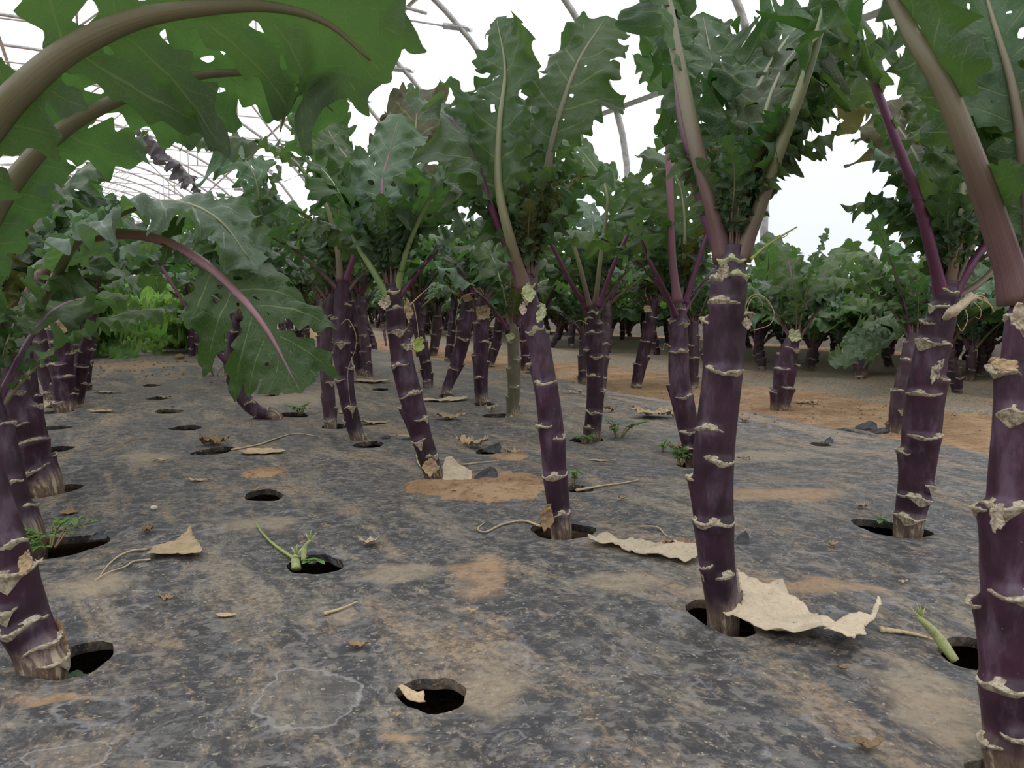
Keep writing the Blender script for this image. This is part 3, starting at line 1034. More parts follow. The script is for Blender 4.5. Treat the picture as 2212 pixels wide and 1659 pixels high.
def local_arc(L, bend0, bend1, wob, R, k=6):
    """curve in the XZ plane starting up and bending over to +X"""
    pts = [np.array((0.0, 0.0, 0.0))]
    a = bend0
    for i in range(k):
        u = (i + 0.5) / k
        a = bend0 + (bend1 - bend0) * u ** 1.5
        d = np.array((math.sin(a), wob * math.sin(u * 4) * 0.3, math.cos(a)))
        pts.append(pts[-1] + d * L / k)
    return pts

LEAVES = {}
def lib_leaf(key, L, b0, b1, s0, W, seed, **kw):
    R = random.Random(seed)
    P = local_arc(L, math.radians(b0), math.radians(b1), rnd(-1, 1, R), R)
    hs = (-math.cos(math.radians((b0 + b1) / 2)), 0, math.sin(math.radians((b0 + b1) / 2)) + 0.05)
    he = (-math.cos(math.radians(b1)), 0, math.sin(math.radians(b1)))
    kw.pop('res', None)
    low = 0.0042 if key[:4] != 'youn' else 0.0026
    bl, st = leaf_mesh(P, hs, s0, W, seed=seed, hint_end=he, res=low * 1.7, **kw)
    LEAVES['lo_' + key] = make_leaf_me(key, bl, st, None, None)
    bl, st = leaf_mesh(P, hs, s0, W, seed=seed, hint_end=he, res=low if key[:4] != 'curl' else low * 1.3, **kw)
    LEAVES[key] = make_leaf_me(key, bl, st, None, None)

for i in range(4):      # outer big leaves that arch out
    lib_leaf('arch%d' % i, 0.40, 8 + 3 * i, 62 + 14 * i, 0.30 + 0.03 * i, 0.085 + 0.006 * i, 100 + i, lobes=5, ruffle=0.30, r0=0.0058, ears=5, droop=0.25)
for i in range(4):      # more upright
    lib_leaf('up%d' % i, 0.36, 4, 22 + 10 * i, 0.34, 0.078 + 0.006 * (i % 2), 200 + i, lobes=5, ruffle=0.34, r0=0.0055, ears=5, droop=0.10, depth=0.75)
for i in range(3):      # medium ruffled
    lib_leaf('mid%d' % i, 0.24, 4, 35 + 14 * i, 0.28, 0.058, 300 + i, lobes=5, ruffle=0.6, r0=0.004, ears=4, droop=0.05, teeth=4, tooth=0.26, depth=0.88)
for i in range(4):      # fine dissected young leaves of the heart
    lib_leaf('young%d' % i, 0.12 + 0.015 * i, 2, 26 + 8 * i, 0.18, 0.028, 400 + i, lobes=6, ruffle=0.55, r0=0.0018, droop=-0.3, teeth=2, tooth=0.4, depth=0.92, res=0.0011)
for i in range(3):      # curly kale for the bright bushes
    lib_leaf('curly%d' % i, 0.32, 10, 64 + 15 * i, 0.25, 0.058, 500 + i, lobes=9, ruffle=1.35, r0=0.004, droop=0.1, teeth=4, tooth=0.3, depth=0.4)

# ------------------------------------------------------------------ kale trunk
def trunk_frame(P, n):
    C = catmull(P, n)
    T = tangents(C)
    X = np.array((1.0, 0, 0))
    E1 = norm(X - (T @ X)[:, None] * T)
    E2 = np.cross(T, E1)
    return C, T, E1, E2

def trunk_build(P, rads, scars, seed, nring=None, seg=28, open_top=False):
    """scars: list of (s fraction, azimuth, half width, prominence)."""
    R = np.random.RandomState(seed)
    C0 = catmull(P, 40)
    L = np.linalg.norm(np.diff(C0, axis=0), axis=1).sum()
    n = nring or int(max(40, L / 0.0032))
    C, T, E1, E2 = trunk_frame(P, n)
    s = np.linspace(0, 1, n)
    r = np.interp(s, np.linspace(0, 1, len(rads)), rads)
    th = np.arange(seg) / seg * 2 * math.pi
    Rg = np.repeat(r[:, None], seg, 1)
    for (si, az, hw, pr) in scars:
        ds = (si - s) * L                        # distance below the scar
        below = np.where(ds >= 0, np.exp(-(ds / 0.020) ** 1.2), np.exp(-(ds / 0.0022) ** 2))
        dth = np.abs((th - az + math.pi) % (2 * math.pi) - math.pi)
        wth = np.clip(np.cos(np.clip(dth / hw, 0, 1) * math.pi / 2), 0, 1) ** 0.7
        Rg += (r * 0.30)[:, None] * below[:, None] * wth[None]
        # thin again just above
        above = np.where(ds < 0, np.exp(-((-ds - 0.006) / 0.008) ** 2), 0)
        Rg -= (r * 0.05)[:, None] * above[:, None] * wth[None]
    ph = R.uniform(0, 6.28, 3)
    Rg *= 1 + 0.02 * np.sin(2 * th[None] + ph[0] + s[:, None] * 4) + 0.012 * np.sin(5 * th[None] + ph[1] + s[:, None] * 9)
    V, UV, Fc = [], [], []
    for i in range(n):
        pr = C[i][None] + Rg[i][:, None] * (np.cos(th)[:, None] * E1[i][None] + np.sin(th)[:, None] * E2[i][None])
        for k in range(seg):
            V.append(pr[k]); UV.append((k / seg * 0.12, s[i] * L))
    for i in range(n - 1):
        for k in range(seg):
            k2 = (k + 1) % seg
            Fc.append((i * seg + k, i * seg + k2, (i + 1) * seg + k2, (i + 1) * seg + k))
    Fc.append(tuple((n - 1) * seg + k for k in range(seg)))
    return (V, Fc, UV), dict(C=C, T=T, E1=E1, E2=E2, Rg=Rg, s=s, L=L, n=n, seg=seg, th=th)

def scar_build(fr, si, az, hw, pr, seed, vlen=None):
    R = np.random.RandomState(seed)
    i0 = si * (fr['n'] - 1)
    i = int(min(fr['n'] - 1, max(0, round(i0))))
    C, T, E1, E2 = fr['C'][i], fr['T'][i], fr['E1'][i], fr['E2'][i]
    m = 19
    a = np.linspace(-hw, hw, m)
    rad = np.interp((az + a) % (2 * math.pi), np.r_[fr['th'], 2 * math.pi], np.r_[fr['Rg'][i], fr['Rg'][i][0]])
    w_ = np.cos(a / hw * math.pi / 2) ** 0.6
    w_[0] = w_[-1] = 0.02
    vl = vlen if vlen is not None else R.choice([0.003, 0.004, 0.006, 0.010, 0.014], p=[.3, .3, .2, .12, .08])
    jag = R.uniform(-1, 1, m)
    wave = np.sin(a * R.uniform(3, 6) + R.uniform(0, 6)) * 0.0014
    vsh = np.clip(1 - np.abs(a + hw * R.uniform(-0.5, 0.5)) / (hw * 0.5), 0, 1) ** 1.2
    tilt = R.uniform(-0.06, 0.06)
    rings = []
    ia = min(fr['n'] - 1, i + max(1, int(round(0.005 / (fr['L'] / fr['n'])))))
    rab = np.interp((az + a) % (2 * math.pi), np.r_[fr['th'], 2 * math.pi], np.r_[fr['Rg'][ia], fr['Rg'][ia][0]])
    up = wave + jag * 0.0005 + tilt * a * 0.03
    rings.append((np.minimum(rab * 0.97, rad), up + 0.0042 * w_))
    rings.append((rad * 0.55 + rab * 0.45, up + 0.0012 * w_))
    rings.append((rad + pr * w_ * 0.35, up + (0.0010 + jag * 0.0006) * w_))
    rings.append((rad + pr * w_ * (0.8 + 0.35 * jag), up + np.roll(jag, 3) * 0.0012 * w_))
    rings.append((rad + pr * w_ * (0.5 + 0.2 * jag), up - 0.0012 * w_))
    rings.append((rad * 1.0 + 0.0003, up - (0.0010 + 0.0014 * w_) - vl * vsh * 0.8))
    rings.append((rad * 0.96, up - (0.0012 + 0.0014 * w_) - vl * vsh))
    V, UV, Fc = [], [], []
    for k, (rr, zz) in enumerate(rings):
        for j in range(m):
            p = C + rr[j] * (math.cos(az + a[j]) * E1 + math.sin(az + a[j]) * E2) + T * zz[j]
            V.append(p); UV.append((j / m, k / 6))
    for k in range(len(rings) - 1):
        for j in range(m - 1):
            q = k * m + j
            Fc.append((q, q + m, q + m + 1, q + 1))
    return V, Fc, UV

def auto_scars(R, count, s_lo=0.10, s_hi=0.97, hw=1.15, az0=0.0):
    out = []
    az = az0
    for k in range(count):
        s = s_lo + (s_hi - s_lo) * ((k + R.uniform(0.2, 0.8)) / count) ** 0.93
        az += 2.4 + R.uniform(-0.25, 0.25)
        out.append((s, az % (2 * math.pi), hw * R.uniform(0.7, 1.15), R.uniform(0.0014, 0.0034)))
    return out

# local-coordinate trunk library for generic plants (0.30 m tall)
TRUNKS = []
for i in range(6):
    R = np.random.RandomState(700 + i)
    lean = R.uniform(-0.05, 0.05, 2)
    P = [(0, 0, -0.05), (0.002, 0, 0.0), (lean[0] * 0.3, lean[1] * 0.5, 0.10), (lean[0], lean[1] * 0.8, 0.20), (lean[0] * 1.1, lean[1], 0.30)]
    sc = auto_scars(R, 15)
    (V, Fc, UV), fr = trunk_build(P, [0.015, 0.0165, 0.018, 0.019, 0.018, 0.0165, 0.013], sc, 700 + i, nring=80, seg=20)
    me = bpy.data.meshes.new('stem'); me.from_pydata([tuple(v) for v in V], [], Fc)
    l = me.uv_layers.new(name='UVMap'); idx = np.empty(len(me.loops), dtype=np.int32); me.loops.foreach_get('vertex_index', idx)
    l.data.foreach_set('uv', np.asarray(UV, dtype=np.float32)[idx].ravel())
    me.polygons.foreach_set('use_smooth', [True] * len(me.polygons)); me.materials.append(None); me.update()
    sm = []
    for k, c in enumerate(sc):
        v, f, u = scar_build(fr, c[0], c[1], c[2], c[3], 900 + i * 20 + k)
        ms = bpy.data.meshes.new('leaf_scar'); ms.from_pydata([tuple(q) for q in v], [], f)
        ms.polygons.foreach_set('use_smooth', [True] * len(ms.polygons)); ms.materials.append(MT['scar']); ms.update()
        sm.append(ms)
    TRUNKS.append((me, sm, P[-1]))

LEAFMATS = ['leaf', 'leaf', 'leaf', 'leaf_blue', 'leaf_dark', 'leaf', 'leaf_blue']
def crown(root, top, R, scale=1.0, low='', n_out=6, n_up=3, n_mid=4, n_young=5, mats=None, pets=('pet_purple', 'pet_green', 'pet_brown'), avoid=None, tilt0=0):
    mats = mats or LEAFMATS
    az = R.uniform(0, 6.28)
    def put(key, k_sc, tilt, az_, mb, ms, dz=0.0):
        meb, mes = LEAVES[low + key]
        m = Matrix.Translation(Vector(top) + Vector((0, 0, dz))) @ Matrix.Rotation(az_, 4, 'Z') @ Matrix.Translation((0.008 * scale, 0, 0)) @ Matrix.Rotation(tilt, 4, 'Y') @ Matrix.Rotation(R.uniform(-.25, .25), 4, 'Z') @ Matrix.Scale(k_sc * scale, 4)
        add_leaf(root, meb, mes, mb, ms, m)
    def ok(a):
        if avoid is None: return True
        d = abs((a - avoid[0] + math.pi) % (2 * math.pi) - math.pi)
        return d > avoid[1]
    def free(a):
        for _ in range(9):
            if ok(a): return a
            a += 2.4
        return a
    for k in range(n_out):
        az = free(az + 2.4)
        put('arch%d' % R.randrange(4), R.uniform(0.7, 1.1), math.radians(R.uniform(8, 34)), az, R.choice(mats), R.choice(pets), -0.022 + 0.003 * k)
    for k in range(n_up):
        az = free(az + 2.4)
        put('up%d' % R.randrange(4), R.uniform(0.8, 1.05), math.radians(R.uniform(2, 14)), az, R.choice(mats), R.choice(pets), -0.006)
    for k in range(n_mid):
        az = free(az + 2.4)
        put('mid%d' % R.randrange(3), R.uniform(0.7, 1.1), math.radians(R.uniform(4, 18)), az, R.choice(mats), R.choice(('pet_green', 'pet_brown')), -0.002)
    for k in range(n_young):
        az += 2.4
        put('young%d' % R.randrange(4), R.uniform(0.8, 1.25), math.radians(R.uniform(-2, 12)), az, R.choice(('young', 'leaf_dark', 'leaf_dark', 'leaf')), 'pet_green', 0.0)
    return az

def generic_kale(x, y, R, label, group, scale=1.0, mats=None, th_scale=1.0, zb=None, trunk_mat=None, hs=1.0, pets=('pet_purple', 'pet_green', 'pet_brown'), counts=(6, 3, 4, 4), name='kale_plant', nscar=None):
    z = (zb if zb is not None else hgt(x, y))
    root = empty(name, (x, y, z), label, 'kale', group)
    root.rotation_euler = (0, 0, R.uniform(0, 6.28))
    me, sm, top = R.choice(TRUNKS)
    mtx = Matrix.Diagonal((th_scale, th_scale, hs, 1))
    o = link_mesh('stem', with_mat(me, trunk_mat or R.choice(('trunk', 'trunk', 'trunk_dim'))), root); o.matrix_local = mtx
    for s in sm[:nscar]:
        so = link_mesh('leaf_scar', s, root); so.matrix_local = mtx
    tp = mtx @ Vector(top)
    crown(root, tp, R, scale, 'lo_', *counts, mats=mats, pets=pets)
    return root

# ------------------------------------------------------------------ kale plants measured in the photograph
def px_trunk(pts, Y0, dY=0.0):
    """pixels from foot to top -> 3-D points; the foot sits on the bed"""
    foot = hit(*pts[0])
    Y = foot.y
    out = [Vector((foot.x, foot.y, foot.z - 0.045)), Vector((foot.x, foot.y, foot.z + 0.004))]
    n = len(pts) - 1
    for i, p in enumerate(pts[1:], 1):
        out.append(at(p[0], p[1], Y + dY * i / n))
    return foot, Y, out

HERO = {}
def hero(pts, widths, label, seed, scars=None, n_auto=14, leaves=(), crown_args=None, mat='trunk', dY=0.0, group=None, hw=1.15, fresh=0):
    foot, Y, P = px_trunk(pts, 0, dY)
    rads = [w / 2 / F_PX * Y for w in widths]
    rads = [rads[0] * 0.95] + rads + [rads[-1] * .70]
    P.append(P[-1] + (P[-1] - P[-2]).normalized() * rads[-2] * .5)
    R = np.random.RandomState(seed)
    PR = random.Random(seed)
    # arc parameters of the control points
    C = catmull(P, 200)
    az_cam = math.atan2(-foot.y, -foot.x)
    sl = []
    if scars:
        tops = np.array([(c[0], c[1], c[2]) for c in C])
        # pixel row of each curve sample
        cp, sp_ = math.cos(PITCH), math.sin(PITCH)
        dy = tops[:, 1]; dz = tops[:, 2] - CAM_H
        depth = dy * cp - dz * sp_
        up = dy * sp_ + dz * cp
        rows = 829.5 - up / depth * F_PX
        for sc in scars:
            row, off, hwid = sc[:3]
            k = int(np.argmin(np.abs(rows - row)))
            sl.append((k / 199, (az_cam + math.asin(max(-1, min(1, off)))) % (2 * math.pi), hwid, 0.0030 if len(sc) < 4 else sc[3]))
        back = auto_scars(R, 5)
        for b in back:
            az = (az_cam + math.pi + R.uniform(-0.7, 0.7)) % (2 * math.pi)
            sl.append((b[0], az, b[2] * 0.8, b[3]))
    else:
        sl = auto_scars(R, n_auto, hw=hw, az0=PR.uniform(0, 6))
    root = empty('kale_plant', (foot.x, foot.y, foot.z), label, 'kale', group)
    off = -Vector((foot.x, foot.y, foot.z))
    Pl = [p + off for p in P]
    (V, Fc, UV), fr = trunk_build(Pl, rads, sl, seed)
    new_obj('stem', V, Fc, MT[mat], root, UV)
    order = sorted(range(len(sl)), key=lambda i: -sl[i][0])
    for rank, i in enumerate(order):
        c = sl[i]
        v, f, u = scar_build(fr, c[0], c[1], c[2], c[3] * (Y ** 0.1), seed * 31 + i)
        o = new_obj('leaf_scar', v, f, MT['scar_green' if rank < fresh else 'scar'], root, u)
        if rank < fresh: o['label'] = 'fresh green leaf scar'
    top = Pl[-1]
    for k, lf in enumerate(leaves):
        pl = []
        for q in lf['p']:
            pl.append(at(q[0], q[1], q[2] if len(q) > 2 and q[2] > 0 else Y + dY) + off)
        if (pl[0] - Vector(top)).length < 0.05: pl[0] = Vector(top) * 0.6 + pl[0] * 0.4 - Vector((0, 0, .014 * Y))
        kw = dict(teeth=3, tooth=.34, lobes=5)
        kw.update({a: b for a, b in lf.items() if a not in ('p', 'hint', 's0', 'W', 'mat', 'pet', 'he')})
        kw['tooth'] = .34
        kw['lobes'] = max(5, kw['lobes'])
        bl, st = leaf_mesh(pl, lf.get('hint', (0, 0, 1)), lf.get('s0', 0.35), lf.get('W', 0.08), seed=seed * 17 + k, hint_end=lf.get('he'), **kw)
        meb, mes = make_leaf_me('hero', bl, st, None, None)
        add_leaf(root, meb, mes, lf.get('mat', 'leaf'), lf.get('pet', 'pet_purple'))
    if crown_args:
        crown(root, top, PR, avoid=(az_cam, 1.35), **crown_args)
    HERO[seed] = (root, off, Y, P)
    return root, foot, Y, top

UPR = 0.35   # depth notes below are metres ahead of the camera
# A - the thick stem right of centre
hero([(1562, 1340), (1545, 1180), (1541, 1000), (1560, 820), (1570, 680), (1581, 548)], [70, 76, 84, 88, 86, 84, 76],
     'tall thick purple kale stem right of centre, its foot beside the largest dry leaf', 11,
     scars=[(562, 0.1, 1.35, .004), (598, 0.55, 0.8, .004), (604, -0.85, 0.7, .004), (655, -0.35, 0.95, .0036), (690, -1, 0.7, .004), (672, 0.98, 0.5, .004),
            (795, 0.1, 1.15, .0035), (925, -0.45, 0.85, .0045), (985, 0.35, 0.8, .003), (1035, -1, 0.5, .002), (1120, 0.0, 1.5, .0022), (1215, -0.6, 0.5, .002), (1238, 0.5, 0.65, .002)], fresh=2,
     leaves=[
        dict(p=[(1572, 540, .72), (1545, 430, .72), (1508, 300, .73), (1470, 120, .76), (1430, -60, .80), (1360, -260, .86)], s0=.60, W=.085, r0=.0085, pet='pet_brown', hint=(.3, -.3, .5), he=(.2, .3, 1), lobes=7, ruffle=.3, ears=5, mat='leaf'),
        dict(p=[(1560, 545, .75), (1530, 450, .75), (1500, 330, .76), (1478, 230, .78), (1462, 60, .82), (1440, -150, .88)], s0=.68, W=.075, r0=.0070, pet='pet_purple', hint=(.3, .3, .5), lobes=6, ruffle=.3, ears=3),
        dict(p=[(1596, 540, .72), (1640, 420, .715), (1694, 270, .71), (1745, 130, .71), (1785, -20, .72), (1800, -180, .75)], s0=.50, W=.095, r0=.0078, pet='pet_green', hint=(-.5, .1, .4), he=(-.3, .3, 1), lobes=7, ruffle=.42, ears=6, mat='leaf_dark'),
        dict(p=[(1590, 540, .735), (1612, 430, .74), (1640, 330, .75), (1655, 230, .77), (1700, 130, .82), (1760, 70, .87)], s0=.30, W=.075, r0=.0045, pet='pet_green', hint=(-.4, -.2, .6), lobes=7, ruffle=.55, mat='leaf', teeth=4),
        dict(p=[(1588, 540, .75), (1590, 420, .76), (1600, 310, .78), (1640, 180, .83), (1720, 60, .90), (1800, 20, .98)], s0=.34, W=.085, r0=.005, pet='pet_green', hint=(-.3, -.4, .6), lobes=7, ruffle=.5, mat='leaf_dark', teeth=4),
        dict(p=[(1600, 535, .74), (1650, 400, .76), (1720, 280, .80), (1790, 180, .85), (1850, 120, .90), (1880, 120, .95)], s0=.42, W=.052, r0=.0045, pet='pet_green', hint=(-.5, -.1, .7), lobes=7, ruffle=.55, mat='leaf', teeth=4),
        dict(p=[(1580, 545, .76), (1560, 400, .79), (1545, 280, .84), (1540, 150, .9), (1520, 40, .98)], s0=.35, W=.08, r0=.005, pet='pet_brown', hint=(.1, -.5, .6), lobes=6, ruffle=.5, mat='leaf_dark'),
     ], crown_args=dict(scale=.62, n_out=0, n_up=0, n_mid=5, n_young=12))

# B - centre stem
hero([(1212, 1150), (1200, 1040), (1188, 900), (1172, 790), (1152, 690), (1138, 602)], [46, 50, 53, 54, 50, 46, 40],
     'purple kale stem in the centre, standing in the hole with the curled dry tendrils', 12,
     scars=[(618, 0, 1.3, .003), (640, -.1, .6, .003), (665, -1, .5, .003), (660, 0.9, .5, .003), (712, -0.1, 1.2, .0028), (722, 1, .4, .003), (780, -1, .6, .0035), (828, 0.1, 1.3, .0026), (915, -.6, .8, .0035),
            (945, .7, .7, .003), (1024, 0, 1.5, .0026), (1108, .3, 1.0, .002)], fresh=3,
     leaves=[
        dict(p=[(1128, 600, 1.02), (1092, 510, 1.01), (1060, 430, 1.0), (1030, 350, 1.0), (985, 270, 1.0), (930, 225, 1.02)], s0=.50, W=.075, r0=.0068, pet='pet_purple', hint=(.6, 0, .5), he=(.2, -.3, 1), lobes=6, ruffle=.4, mat='leaf_blue', ears=5),
        dict(p=[(1138, 598, 1.00), (1100, 500, .99), (1079, 400, .99), (1080, 270, 1.0), (1092, 150, 1.02), (1074, 45, 1.05)], s0=.34, W=.060, r0=.0070, pet='pet_green', hint=(.3, .7, .2), lobes=6, ruffle=.38, mat='leaf', ears=3, tipw=.3),
        dict(p=[(1152, 598, 1.02), (1165, 480, 1.03), (1185, 340, 1.04), (1213, 230, 1.05), (1250, 130, 1.07), (1300, 50, 1.1)], s0=.50, W=.078, r0=.0068, pet='pet_brown', hint=(-.3, -.8, .3), lobes=5, ruffle=.22, mat='leaf', ears=4, tipw=.55, depth=.6),
        dict(p=[(1145, 598, 1.03), (1130, 480, 1.05), (1128, 350, 1.08), (1140, 270, 1.12), (1150, 220, 1.16)], s0=.35, W=.07, r0=.0048, pet='pet_brown', hint=(0, -.6, .5), lobes=6, ruffle=.5, mat='leaf_dark'),
        dict(p=[(1148, 598, 1.05), (1140, 450, 1.10), (1060, 300, 1.18), (1000, 200, 1.2), (975, 190, 1.22)], s0=.45, W=.06, r0=.0048, pet='pet_green', hint=(.4, -.2, .6), lobes=6, ruffle=.35, mat='leaf'),
        dict(p=[(1146, 598, 1.05), (1190, 470, 1.08), (1240, 390, 1.1), (1300, 380, 1.12)], s0=.35, W=.06, r0=.004, pet='pet_purple', hint=(-.4, 0, .9), lobes=6, ruffle=.5, mat='leaf'),
     ], crown_args=dict(scale=.8, n_out=0, n_up=0, n_mid=3, n_young=12))

# C - leaning stem left of centre
hero([(937, 1035), (905, 925), (873, 800), (856, 700), (848, 622)], [42, 44, 50, 50, 44, 40],
     'leaning purple kale stem left of centre with a folded dry leaf at its foot', 13,
     scars=[(630, .1, 1.2, .003), (645, -.8, .6, .003), (667, .1, 1.1, .0026), (712, 0, 1.3, .003), (745, .8, .8, .0035), (785, -.4, 1.0, .003), (850, .2, 1.4, .003), (876, -1, .5, .003),
            (905, .5, .7, .003), (945, -.4, .8, .003), (985, .5, .7, .0035)], fresh=2,
     leaves=[
        dict(p=[(838, 618, 1.31), (805, 575, 1.30), (772, 520, 1.3), (740, 430, 1.3), (700, 370, 1.32), (640, 330, 1.34)], s0=.42, W=.085, r0=.0065, pet='pet_lime', hint=(.5, 0, .8), lobes=6, ruffle=.35, mat='leaf', ears=4),
        dict(p=[(856, 612, 1.31), (872, 550, 1.30), (905, 470, 1.3), (950, 390, 1.29), (985, 330, 1.28), (1010, 290, 1.28)], s0=.38, W=.095, r0=.0062, pet='pet_lime', hint=(-.5, .3, .6), lobes=6, ruffle=.35, mat='leaf', ears=4),
        dict(p=[(848, 612, 1.33), (835, 500, 1.34), (825, 400, 1.36), (838, 340, 1.38), (860, 260, 1.4)], s0=.42, W=.085, r0=.0055, pet='pet_mauve', hint=(0, -.8, .3), lobes=6, ruffle=.35, mat='leaf_blue'),
        dict(p=[(845, 612, 1.33), (830, 520, 1.36), (790, 400, 1.40), (720, 300, 1.45), (690, 240, 1.5)], s0=.42, W=.085, r0=.0055, pet='pet_brown', hint=(.4, -.4, .6), lobes=6, ruffle=.4, mat='leaf'),
        dict(p=[(850, 612, 1.35), (870, 480, 1.4), (890, 350, 1.45), (900, 250, 1.5), (905, 200, 1.55)], s0=.42, W=.095, r0=.0055, pet='pet_brown', hint=(0, -.4, .6), lobes=6, ruffle=.4, mat='leaf_brown'),
     ], crown_args=dict(scale=.85, n_out=2, n_up=1, n_mid=4, n_young=7))

# D
hero([(1279, 948), (1285, 860), (1284, 760), (1281, 668)], [39, 38, 37, 35, 36, 33], 'upright purple kale stem right of the centre stem, green weeds at its foot', 14,
     scars=[(672, 0, 1.1, .003), (686, -.7, .8, .003), (697, .8, .7, .003), (718, 0, 1.2, .0026), (752, -.9, .6, .003), (770, .4, 1.0, .003), (810, -.3, 1, .0026), (842, .9, .5, .003), (888, 0, 1.2, .0024), (922, -.5, .7, .002)], fresh=1,
     leaves=[
        dict(p=[(1272, 662, 1.69), (1236, 610, 1.67), (1200, 540, 1.65), (1165, 480, 1.63), (1120, 420, 1.62)], s0=.62, W=.07, r0=.0062, pet='pet_purple', hint=(.6, 0, .8), lobes=6, ruffle=.4, mat='leaf'),
        dict(p=[(1276, 662, 1.68), (1250, 560, 1.67), (1215, 460, 1.67), (1190, 400, 1.68), (1170, 350, 1.7)], s0=.55, W=.075, r0=.0055, pet='pet_green', hint=(.3, -.6, .6), lobes=6, ruffle=.4, mat='leaf'),
        dict(p=[(1290, 662, 1.69), (1320, 580, 1.68), (1352, 510, 1.67), (1392, 440, 1.67), (1420, 400, 1.68)], s0=.60, W=.07, r0=.0062, pet='pet_purple', hint=(-.6, 0, .8), lobes=6, ruffle=.4, mat='leaf'),
        dict(p=[(1286, 662, 1.70), (1300, 540, 1.70), (1312, 430, 1.70), (1290, 370, 1.72), (1240, 310, 1.74), (1205, 295, 1.76)], s0=.50, W=.10, r0=.005, pet='pet_green', hint=(.2, -.5, .7), lobes=7, ruffle=.3, mat='leaf'),
     ], crown_args=dict(scale=.95, n_out=4, n_up=2, n_mid=4, n_young=6))

# E - bent stem just left of the thick one
hero([(1500, 1000), (1484, 910), (1468, 820), (1466, 740), (1466, 662)], [42, 44, 48, 46, 42, 40], 'kinked purple kale stem close behind the left side of the tall thick stem', 15,
     scars=[(668, .1, 1.2, .003), (690, -.8, .7, .003), (697, .6, .8, .003), (758, 0, 1.3, .003), (828, -1, .6, .003), (852, .4, 1.0, .003), (930, 0, 1.1, .003), (962, -.4, .8, .003)],
     leaves=[
        dict(p=[(1464, 655, 1.43), (1452, 560, 1.43), (1447, 420, 1.43), (1443, 280, 1.43), (1443, 170, 1.44), (1430, 60, 1.46), (1400, 0, 1.5)], s0=.66, W=.07, r0=.0068, pet='pet_mauve', hint=(0, .8, .2), lobes=6, ruffle=.4, mat='leaf', ears=4),
        dict(p=[(1476, 655, 1.44), (1500, 580, 1.44), (1522, 510, 1.44), (1545, 430, 1.46), (1560, 340, 1.5)], s0=.5, W=.075, r0=.0058, pet='pet_purple', hint=(-.5, 0, .8), lobes=6, ruffle=.4, mat='leaf'),
        dict(p=[(1458, 655, 1.45), (1425, 600, 1.44), (1395, 540, 1.43), (1375, 460, 1.43), (1380, 400, 1.44)], s0=.5, W=.075, r0=.0055, pet='pet_purple', hint=(.5, 0, .8), lobes=6, ruffle=.4, mat='leaf'),
        dict(p=[(1468, 655, 1.46), (1480, 540, 1.48), (1475, 430, 1.5), (1450, 360, 1.52), (1410, 330, 1.54)], s0=.45, W=.09, r0=.005, pet='pet_green', hint=(.2, -.5, .7), lobes=7, ruffle=.35, mat='leaf'),
     ], crown_args=dict(scale=.9, n_out=3, n_up=2, n_mid=4, n_young=5))

# F - right
hero([(1962, 1145), (1980, 1030), (1994, 900), (2008, 780), (2032, 690), (2046, 622)], [60, 66, 74, 80, 76, 70, 62], 'thick pale-scarred purple kale stem at right, its corky foot in the wide slit', 16,
     scars=[(633, .1, 1.2, .004), (662, -.3, 1.0, .004), (700, -.8, .7, .004), (742, 0, 1.4, .0050), (815, .9, .5, .003), (846, -.2, 1.1, .004), (938, .3, 1.1, .0035), (975, -.9, .7, .004), (1040, .8, .4, .004), (1068, 0, 1.4, .003), (1112, -.1, 1.3, .0035)], fresh=2,
     leaves=[
        dict(p=[(2034, 618, 1.02), (2012, 520, 1.01), (1985, 420, 1.0), (1935, 290, .99), (1885, 160, 1.0), (1830, 40, 1.03), (1790, -60, 1.08)], s0=.58, W=.095, r0=.0078, pet='pet_purple', hint=(.6, .1, .5), lobes=6, ruffle=.3, mat='leaf', ears=7),
        dict(p=[(2062, 618, 1.02), (2100, 560, 1.02), (2150, 495, 1.03), (2220, 400, 1.06), (2300, 320, 1.1)], s0=.62, W=.09, r0=.0066, pet='pet_purple', hint=(-.5, 0, .8), lobes=6, ruffle=.3, mat='leaf'),
        dict(p=[(2050, 612, 1.01), (2070, 520, 1.01), (2080, 420, 1.02), (2110, 260, 1.05), (2140, 120, 1.1)], s0=.38, W=.085, r0=.0064, pet='pet_green', hint=(-.2, -.7, .4), lobes=7, ruffle=.45, mat='leaf'),
        dict(p=[(2044, 612, 1.04), (2020, 470, 1.08), (1985, 350, 1.13), (1920, 250, 1.2), (1840, 200, 1.26), (1790, 215, 1.3)], s0=.42, W=.105, r0=.0055, pet='pet_brown', hint=(.3, -.3, .8), lobes=7, ruffle=.3, mat='leaf_brown'),
        dict(p=[(2046, 612, 1.05), (2000, 500, 1.1), (1990, 400, 1.16), (1960, 320, 1.2), (1900, 300, 1.25)], s0=.42, W=.08, r0=.0050, pet='pet_green', hint=(.3, -.3, .8), lobes=7, ruffle=.35, mat='leaf'),
        dict(p=[(2066, 630, 1.05), (2110, 610, 1.05), (2160, 560, 1.07), (2220, 480, 1.1)], s0=.55, W=.08, r0=.0060, pet='pet_green', hint=(-.3, 0, .9), lobes=6, ruffle=.4, mat='leaf'),
        dict(p=[(2050, 612, 1.05), (2070, 480, 1.1), (2060, 350, 1.18), (2040, 230, 1.26), (2000, 150, 1.34)], s0=.35, W=.09, r0=.0050, pet='pet_green', hint=(0, -.5, .7), lobes=7, ruffle=.5, mat='leaf'),
     ], crown_args=dict(scale=.85, n_out=3, n_up=3, n_mid=6, n_young=8))

